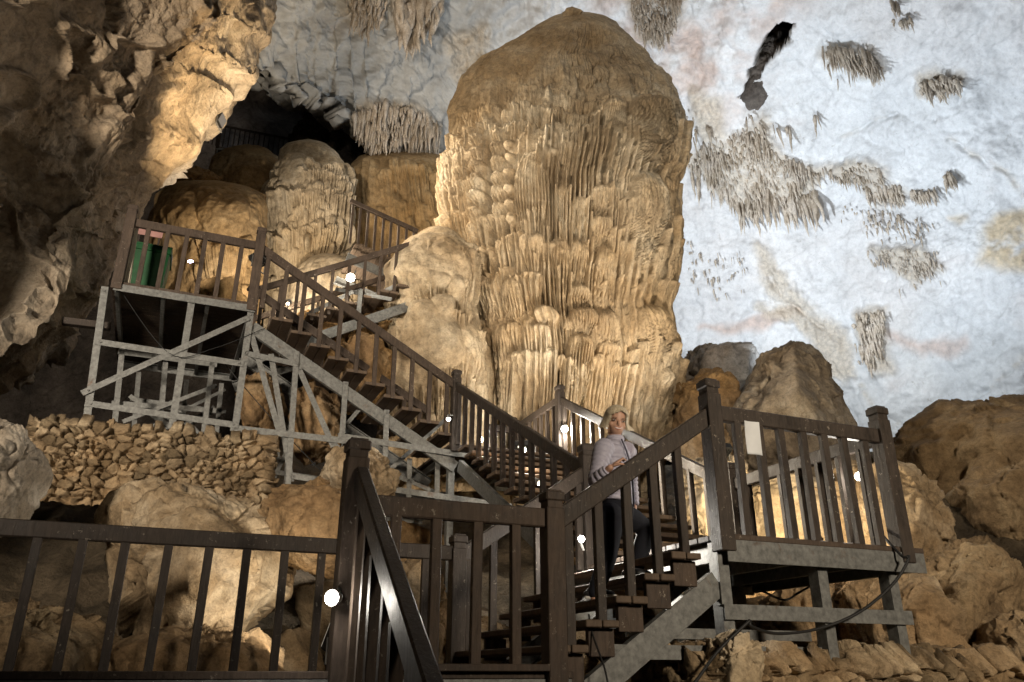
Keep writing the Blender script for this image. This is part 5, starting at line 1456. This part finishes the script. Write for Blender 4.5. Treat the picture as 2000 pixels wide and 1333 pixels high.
# pale sheet tied to the right landing rail
c = PPL(1471, 856, (D_.x - E2.x * .05, D_.y - E2.y * .05), (E1.x, E1.y))
sw, sh = .066, .128
n_, m_ = 14, 10
V = np.zeros((n_, m_, 3))
for i in range(n_):
    for j in range(m_):
        u, v = (j / (m_ - 1) - .5) * 2, (i / (n_ - 1) - .5) * 2
        q = c + E1 * (u * sw) - UP * (v * sh) - E2 * (.006 * math.sin(u * 2.2 + v) + .004 * v * v)
        V[i, j] = q
B2 = V + np.array(E2 * .002)
ring = np.concatenate([V, B2[::-1]], 0)
o = grid_obj('sheet', ring, M['white'])
tag(o, 'pale blank sheet tied to the front railing of the right landing', 'sheet')

def cable(label, pts, r=.009, seed=0):
    rng = random.Random(seed)
    pts = [Vector(p) for p in pts]; out = []
    for i in range(len(pts) - 1):
        p0, p1, p2, p3 = pts[max(i - 1, 0)], pts[i], pts[i + 1], pts[min(i + 2, len(pts) - 1)]
        for k in range(8):
            t = k / 8
            out.append(.5 * ((2 * p1) + (p2 - p0) * t + (2 * p0 - 5 * p1 + 4 * p2 - p3) * t * t + (3 * p1 - p0 - 3 * p2 + p3) * t ** 3))
    out.append(pts[-1])
    m = MB(); m.tube(out, r, 6)
    o = m.build('cable', M['black'], None, True)
    tag(o, label, 'cable', 'black power cables')
cable('black cable running from the right landing bulb down past its outer leg', [P(1690, 930, 6.85), P(1702, 960, 6.75), P(1715, 1030, 6.45), P(1760, 1085, 6.2), P(1775, 1090, 6.15), P(1745, 1140, 6.1), P(1680, 1195, 6.0), P(1600, 1228, 5.9), P(1520, 1238, 5.7), P(1470, 1225, 5.5), P(1465, 1212, 5.5)], .011)
cable('black cable drooping from the right landing leg to the bottom frame edge', [P(1465, 1212, 5.48), P(1440, 1235, 5.45), P(1400, 1275, 5.4), P(1360, 1330, 5.3), P(1320, 1380, 5.2)], .011)
cable('slack cable hanging between the right landing joists', [P(1480, 1150, 6.6), P(1530, 1172, 6.6), P(1560, 1158, 6.7), P(1600, 1135, 6.8)], .009)
cable('grey cord hanging down the lower stair from below the woman to the steel stringer', [P(1150, 1200, 5.35), P(1156, 1235, 5.3), P(1172, 1280, 5.2), P(1182, 1310, 5.15), P(1190, 1350, 5.1)], .006)
cable('thin slack wire crossing the trestle under the long stair', [P(430, 700, 10.0), P(480, 760, 10.1), P(560, 850, 10.3), P(640, 930, 10.5), P(700, 960, 10.6)], .006)
cable('thin wire looped along the frame under the upper landing', [P(230, 560, 9.4), P(330, 690, 9.5), P(420, 680, 9.7), P(520, 640, 10.0)], .005)
for k, (x, y0, y1) in enumerate([(352, 470, 630), (385, 500, 600), (412, 480, 640)]):
    pass
# bundle of pale sticks leaning by the left newel of the upper landing
t = thing('stick_bundle', 'bundle of thin pale sticks leaning against the left newel of the upper landing', 'sticks', P(255, 552, 9.75))
for k in range(6):
    m = MB(); b = N_ + E1 * (.075 + .013 * k) + E2 * (.05 + .02 * (k % 2)) + UP * .0; m.tube([b + UP * .0, b + UP * (.80 + .04 * (k % 3)) - E1 * (.008 * k) + E2 * .01 * k], .008, 6)
    m.build('stick', plain('pale_stick', (.42, .38, .30), .6, 0, .2), t)
# ------------------------------------------------------------------ the woman on the lower stair
def woman():
    def Wp(px, py, b): return PPL(px, py, ((B_ + E2 * b).x, (B_ + E2 * b).y), (E1.x, E1.y))
    skin = plain('skin', (.46, .27, .19), .5, 0, .08, 20)
    jm = plain('quilted_lavender', (.36, .35, .43), .55, 0, .1, 30, .15)
    jd = plain('jacket_seam', (.07, .07, .10), .6)
    tr = plain('black_trousers', (.009, .010, .015), .85, 0, .3, 12, 0, .2)
    sho = plain('shoe_black', (.012, .012, .014), .55)
    sole = plain('shoe_white', (.62, .62, .6), .5)
    b0 = .38
    foot = Wp(1175, 1192, b0)
    t = thing('person', 'smiling woman in quilted lavender jacket and black trousers climbing the lower stair', 'person', foot)

    def capsule(mb, pts, n=14):
        """tapered limb with round ends: pts = [(p, r), ...]"""
        P_, R_ = [], []
        p0, r0 = Vector(pts[0][0]), pts[0][1]; p1 = Vector(pts[1][0]); d = (p0 - p1).normalized()
        for a in (85, 60, 30): P_.append(p0 + d * r0 * math.sin(rad(a))); R_.append(r0 * math.cos(rad(a)))
        for i in range(len(pts)):
            P_.append(Vector(pts[i][0])); R_.append(pts[i][1])
        pe, re = Vector(pts[-1][0]), pts[-1][1]; d = (pe - Vector(pts[-2][0])).normalized()
        for a in (30, 60, 85): P_.append(pe + d * re * math.sin(rad(a))); R_.append(re * math.cos(rad(a)))
        mb.tube(P_, R_, n)
    def fuse(mb, name, mat, vox, smooth=2, parent=t):
        o = mb.build(name, mat, None)
        md = o.modifiers.new('r', 'REMESH'); md.mode = 'VOXEL'; md.voxel_size = vox; md.use_smooth_shade = True
        if smooth:
            sm = o.modifiers.new('s', 'SMOOTH'); sm.iterations = smooth; sm.factor = .5
        dg = bpy.context.evaluated_depsgraph_get()
        me = bpy.data.meshes.new_from_object(o.evaluated_get(dg))
        bpy.data.objects.remove(o)
        me.transform(Matrix.Translation(-Vector(parent_world(parent))))
        me.materials.clear(); me.materials.append(mat)
        me.polygons.foreach_set('use_smooth', [True] * len(me.polygons))
        o = bpy.data.objects.new(name, me); COL.objects.link(o); o.parent = parent
        return o
    # joints
    head = Wp(1203, 823, b0); neck = Wp(1201, 858, b0 + .02); chest = Wp(1200, 896, b0 + .02); waist = Wp(1201, 955, b0 + .02); pel = Wp(1202, 1003, b0)
    shR, shL = Wp(1178, 878, b0 - .14), Wp(1225, 884, b0 + .18)
    def on_rail(a, b=0.0): return B_ + E1 * a + E2 * b + UP * (HR - .008 + (Z1 - Z0) * a / 1.335)
    elR = Wp(1163, 943, b0 - .22); wrR = on_rail(.455, .01) + UP * .040
    railp = on_rail(.53)
    elL = Wp(1231, 945, b0 + .30); wrL = Wp(1238, 995, b0 + .26)
    hipR, knR, anR = Wp(1190, 1008, b0 - .08), Wp(1186, 1085, b0 - .09), Wp(1162, 1168, b0 - .1)
    hipL, knL, anL = Wp(1216, 1008, b0 + .09), Wp(1262, 1033, b0 + .09), Wp(1241, 1128, b0 + .08)
    # head frame
    f = Vector((.14, -.94, -.36)).normalized(); r_ = f.cross(UP).normalized() * -1; u = r_.cross(f).normalized() * -1
    if u.z < 0: u = -u
    tilt = rad(7); r2 = r_ * math.cos(tilt) - u * math.sin(tilt); u = u * math.cos(tilt) + r_ * math.sin(tilt); r_ = r2
    if r_.x < 0: r_ = -r_
    hs = .098
    def hp(x, y, z): return head + r_ * (x * hs) + u * (y * hs) + f * (z * hs)
    body = MB()
    def ell(c, rx, ry, rz, ax=None):
        V = []; F = []; n, m = 18, 12
        A = ax or (r_, u, f)
        for i in range(m + 1):
            th = math.pi * i / m
            for k in range(n):
                a = 2 * math.pi * k / n
                V.append(Vector(c) + A[0] * (math.sin(th) * math.cos(a) * rx) + A[1] * (math.cos(th) * ry) + A[2] * (math.sin(th) * math.sin(a) * rz))
        for i in range(m):
            for k in range(n):
                k2 = (k + 1) % n; F.append((i * n + k, (i + 1) * n + k, (i + 1) * n + k2, i * n + k2))
        return V, F
    body.add(*ell(hp(0, .22, -.1), .078, .096, .092))                       # skull
    body.add(*ell(hp(0, -.45, .30), .058, .066, .062))                      # jaw
    body.add(*ell(hp(.42, -.25, .50), .026, .026, .022)); body.add(*ell(hp(-.42, -.25, .50), .026, .026, .022))   # cheeks
    capsule(body, [(hp(0, .12, .80), .009), (hp(0, -.10, .95), .013), (hp(0, -.16, .92), .013)], 8)              # nose
    body.add(*ell(hp(0, -.98, .50), .024, .018, .02))                       # chin
    for sg in (-1, 1): body.add(*ell(hp(.84 * sg, -.05, -.1), .012, .028, .018))     # ears
    capsule(body, [(hp(0, -.6, -.15), .050), (neck, .050), (chest, .07)])
    capsule(body, [(chest, .10), (waist, .10), (pel, .11)])
    capsule(body, [(shR, .045), (elR, .036), (wrR, .024)])
    capsule(body, [(shL, .045), (elL, .036), (wrL, .024)])
    capsule(body, [(hipR, .08), (knR, .05), (anR, .033)]); capsule(body, [(hipL, .08), (knL, .05), (anL, .033)])
    # hands: the right one closes over the rail
    ra = (D_ - B_).normalized()                        # up the rail
    top = Vector(railp); cross = E2
    pc = wrR + (railp - wrR) * .55 + UP * .012
    kn0 = wrR + ra * .075 + UP * .012
    body.add(*ell(wrR + ra * .045 + UP * .004, .042, .016, .036, (ra, UP, cross)))
    for i, (off, L) in enumerate([(-.030, .062), (-.010, .074), (.011, .070), (.031, .056)]):
        k = wrR + ra * (.078 - abs(i - 1.3) * .006) + cross * off + UP * (.006)
        m1 = k + ra * (L * .5) + UP * .002 - cross * .010; tip = k + ra * (L * .72) - UP * .022 - cross * .022
        capsule(body, [(wrR + ra * .04 + cross * off * .7, .0115), (k, .0105), (m1, .009), (tip, .0075)], 8)
    capsule(body, [(wrR + ra * .02 - cross * .03, .012), (wrR + ra * .05 - cross * .055 - UP * .01, .010), (wrR + ra * .085 - cross * .06 - UP * .03, .008)], 8)
    dn = Vector((.1, -.05, -1)).normalized()
    body.add(*ell(wrL + dn * .045, .018, .045, .034, (E2, dn, E1)))
    for i, off in enumerate((-.028, -.009, .010, .028)):
        k = wrL + dn * .085 + E1 * off
        capsule(body, [(wrL + dn * .05 + E1 * off * .7, .0105), (k, .0095), (k + dn * .035 - E2 * .006, .0085), (k + dn * (.06 - abs(i - 1.4) * .006) - E2 * .02, .007)], 8)
    capsule(body, [(wrL + dn * .02 + E1 * .02, .011), (wrL + dn * .05 + E1 * .045, .0095), (wrL + dn * .085 + E1 * .05, .008)], 8)
    # feet inside the shoes
    def foot_dir(heel, toe): return (Vector(toe) - Vector(heel)).normalized()
    def on_tread(i, a, b): return B_ + E1 * a + E2 * b + UP * ((Z1 - Z0) * i / 6 + .003)
    heR, toR = on_tread(3, .395, .31), on_tread(3, .605, .27); heL, toL = on_tread(4, .715, .33), on_tread(4, .925, .30)
    for an, he, to in ((anR, heR, toR), (anL, heL, toL)):
        he2, to2 = Vector(he) + UP * .03, Vector(to) + UP * .03
        capsule(body, [(an, .032), (he2.lerp(to2, .22) + UP * .01, .034), (he2.lerp(to2, .6), .030), (to2.lerp(he2, .12), .022)])
    bo = fuse(body, 'body', skin, .0055, 2)

    # jacket: quilted baffles on body and sleeves
    jac = MB()
    Ux = (shL - shR); Ux.z = 0; Ux.normalize(); Fw = Vector((Ux.y, -Ux.x, 0))
    if Fw.y > 0: Fw = -Fw
    def ringed(path, rx, ry, n=28, pitch=.055, amp=.013, A=None, B=None):
        """baffled tube along a path of points"""
        pts = [Vector(p) for p in path]; seg = [0]
        for i in range(1, len(pts)): seg.append(seg[-1] + (pts[i] - pts[i - 1]).length)
        S_ = np.linspace(0, seg[-1], int(seg[-1] / .007) + 2)
        xs = [np.interp(S_, seg, [p[k] for p in pts]) for k in range(3)]
        xs = [np.convolve(np.pad(x, 6, mode='edge'), np.ones(13) / 13, 'valid') for x in xs]
        rxx, ryy = np.interp(S_, seg, rx), np.interp(S_, seg, ry)
        V = []; F = []
        for i, s_ in enumerate(S_):
            c = Vector((xs[0][i], xs[1][i], xs[2][i]))
            j0, j1 = max(i - 1, 0), min(i + 1, len(S_) - 1)
            d = Vector((xs[0][j1] - xs[0][j0], xs[1][j1] - xs[1][j0], xs[2][j1] - xs[2][j0])).normalized()
            a = (A - d * A.dot(d)).normalized(); b = d.cross(a)
            pf = abs(math.sin(math.pi * s_ / pitch)) ** .55
            e = amp * (pf - .6)
            endf = 1.0
            for k in range(n):
                w = 2 * math.pi * k / n
                V.append(c + a * (math.cos(w) * (rxx[i] + e)) + b * (math.sin(w) * (ryy[i] + e)))
        for i in range(len(S_) - 1):
            for k in range(n):
                k2 = (k + 1) % n; F.append((i * n + k, i * n + k2, (i + 1) * n + k2, (i + 1) * n + k))
        F.append(tuple(range(n))[::-1]); F.append(tuple((len(S_) - 1) * n + k for k in range(n)))
        jac.add(V, F)
    hem = Wp(1201, 992, b0)
    ringed([neck + UP * .035, neck - UP * .02, chest + UP * .06, chest - UP * .02, waist, hem], [.058, .070, .150, .165, .148, .158], [.060, .07, .105, .125, .118, .128], 40, .056, .016, Ux)
    ringed([shR + (neck - shR) * .25, shR, shR.lerp(elR, .5), elR, elR.lerp(wrR, .5), wrR - (wrR - elR) * .08], [.065, .073, .062, .056, .050, .038], [.065, .072, .060, .054, .048, .036], 24, .043, .015, E2)
    ringed([shL + (neck - shL) * .25, shL, shL.lerp(elL, .5), elL, elL.lerp(wrL, .5), wrL - (wrL - elL) * .08], [.07, .074, .066, .058, .053, .043], [.07, .074, .064, .056, .051, .041], 24, .043, .012, E2)
    ja = fuse(jac, 'jacket', jm, .005, 0)
    # open zip line, dark edge and the pale top under it
    fc = Wp(1229, 880, b0 - .02)
    zp = [Wp(1214, 858, b0 - .10), Wp(1224, 882, b0 - .135), Wp(1232, 910, b0 - .145), Wp(1236, 950, b0 - .145), Wp(1238, 990, b0 - .14)]
    m = MB(); m.tube(zp, [.006, .007, .007, .007, .006], 6); m.build('zip', jd, t, True)
    # collar
    cl = MB()
    for k in range(24):
        pass
    trs = MB()
    capsule(trs, [(pel + UP * .09, .125), (pel + UP * .02, .135), (pel - UP * .05, .12)], 20)
    capsule(trs, [(hipR - UP * .01, .108), (hipR.lerp(knR, .5), .090), (knR, .070), (knR.lerp(anR, .35), .066), (anR + UP * .035, .048)], 18)
    capsule(trs, [(hipL - UP * .01, .108), (hipL.lerp(knL, .5), .092), (knL, .072), (knL.lerp(anL, .35), .067), (anL + UP * .02, .048)], 18)
    fuse(trs, 'trousers', tr, .009, 3)
    for an, he, to in ((anR, heR, toR), (anL, heL, toL)):
        he, to = Vector(he), Vector(to); d = (to - he); d.z *= .6; L = d.length; d.normalize(); sd = d.cross(UP).normalized(); up2 = sd.cross(d)
        m = MB()
        V = []; F = []; n = 20; lv = [(0, 1.0), (.022, 1.03), (.026, 1.0)]
        def outline(k, s_, h):
            a = 2 * math.pi * k / n
            x = math.cos(a); y = math.sin(a)
            w = .040 + .008 * x
            return he.lerp(to, .5) + d * (x * L * .54 * s_) + sd * (y * w * s_) + up2 * h
        def lay(levels):
            V, F = [], []
            for h, s_ in levels:
                for k in range(n): V.append(outline(k, s_, h))
            for i in range(len(levels) - 1):
                for k in range(n): F.append((i * n + k, i * n + (k + 1) % n, (i + 1) * n + (k + 1) % n, (i + 1) * n + k))
            F.append(tuple(range(n))[::-1]); F.append(tuple((len(levels) - 1) * n + k for k in range(n)))
            return V, F
        V, F = lay([(0, .96), (.004, 1.0), (.026, 1.0), (.03, .97)])
        up_ = MB(); ell_v = ell(he.lerp(to, .42) + up2 * .035, L * .52, .034, .041, (d, up2, sd)); up_.add(*ell_v)
        capsule(up_, [(he + d * .035 + up2 * .04, .036), (he.lerp(to, .6) + up2 * .036, .034), (to - d * .03 + up2 * .03, .026)])
        so = fuse(up_, 'shoe', sho, .006, 2)
        mesh_obj('sole', V, F, sole, so)
    # hair: a chin-length fair bob, parted, flicking out on one side
    hm, nt, bb = new_mat('fair_hair')
    v = coords(nt, (1, 1, 1)); n1 = noise(nt, coords(nt, (60, 60, 9)), 3, 4, .6)
    cc = ramp(nt, n1, [(.3, (.22, .17, .11)), (.5, (.50, .42, .29)), (.7, (.70, .62, .48))])
    nt.links.new(cc, bb.inputs['Base Color']); bb.inputs['Roughness'].default_value = .45
    bump(nt, bb, n1, .6, .01)
    na, nr = 110, 46
    ang = np.linspace(rad(40), rad(320), na); tt = np.linspace(0, 1, nr)
    V = np.zeros((nr * 2, na, 3))
    rngh = np.random.RandomState(2)
    st = rngh.normal(size=na) * .5 + np.repeat(rngh.normal(size=na // 5 + 1), 5)[:na]
    for layer in (0, 1):
        for j, a in enumerate(ang):
            # a = 0 at the face, growing towards picture right (her left)
            side = math.sin(a); fr = math.cos(a)
            for i, s_ in enumerate(tt):
                th = s_ * rad(112)
                wide = 1 + .18 * sstep(.55, 1.0, s_)
                flick = .42 * sstep(.72, 1.0, s_) * max(0, side) ** 2 + .06 * sstep(.75, 1, s_)
                rr = (1.0 - .12 * layer) * (1 + .018 * st[j] * s_)
                if s_ < .62:
                    t_ = s_ / .62 * rad(92); x, y, z = math.sin(t_) * side * .93, .25 + math.cos(t_) * 1.02, -.12 + math.sin(t_) * fr * 1.03
                else:
                    q = (s_ - .62) / .38; x, y, z = side * (.93 * wide + flick), .21 - q * (.86 + .05 * st[j] - .10 * max(0, side)), -.12 + fr * (1.03 - .12 * q)
                # keep the face open: the front locks fall beside the cheeks
                V[(nr - 1 - i) if layer else nr + i, j] = hp(x * rr, y * (rr if s_ < .62 else 1), z * rr) if False else hp(x * rr * 1.02, y, z * rr)
    ha = grid_obj('hair', V, hm, t)
    # fringe across the forehead
    V = np.zeros((20, 40, 3))
    for layer in (0, 1):
        for j in range(40):
            a = rad(-72 + 144 * j / 39)
            for i in range(10):
                q = i / 9
                th = rad(8 + (46 + 26 * min(1, abs(a - .12) / .9) + 4 * st[j]) * q)
                rr = 1.03 - .10 * layer + .01 * st[j]
                V[(9 - i) if layer else 10 + i, j] = hp(math.sin(th) * math.sin(a) * .95 * rr, .25 + math.cos(th) * 1.02 * rr, -.10 + math.sin(th) * math.cos(a) * 1.08 * rr)
    grid_obj('fringe', V, hm, ha)
    # face
    ew = plain('eye_white', (.6, .58, .55), .3); ed = plain('eye_dark', (.03, .025, .02), .25); lip = plain('lips', (.42, .13, .11), .45); te = plain('teeth', (.75, .73, .68), .3); br = plain('brow', (.20, .14, .09), .7)
    for sg in (-1, 1):
        m = MB(); m.add(*ell(hp(.36 * sg, .10, .80), .0125, .0042, .005)); e = m.build('eye', ew, t, True)
        m = MB(); m.add(*ell(hp(.36 * sg, .10, .845), .0055, .0042, .004)); m.build('iris', ed, e, True)
        m = MB(); m.tube([hp(.18 * sg, .27, .88), hp(.36 * sg, .33, .86), hp(.56 * sg, .25, .74)], [.0018, .0026, .0014], 6); m.build('eyebrow', br, t, True)
        m = MB(); m.tube([hp(.20 * sg, .16, .85), hp(.36 * sg, .185, .865), hp(.54 * sg, .13, .76)], [.001, .0016, .001], 6); m.build('lash', ed, e, True)
    m = MB(); V = []; F = []
    pts = [(-.29, -.40, .83), (-.16, -.46, .90), (0, -.48, .93), (.16, -.46, .90), (.29, -.40, .83)]
    m.tube([hp(*p) for p in pts], [.002, .0042, .005, .0042, .002], 8); m.build('teeth', te, t, True)
    m = MB(); m.tube([hp(x, y + .055, z + .005) for x, y, z in pts], [.0015, .0026, .003, .0026, .0015], 6)
    m.tube([hp(x * .95, y - .075 + .04 * abs(x), z - .01) for x, y, z in pts], [.0015, .0032, .0042, .0032, .0015], 6)
    m.build('lips', lip, t, True)
    return t
woman()
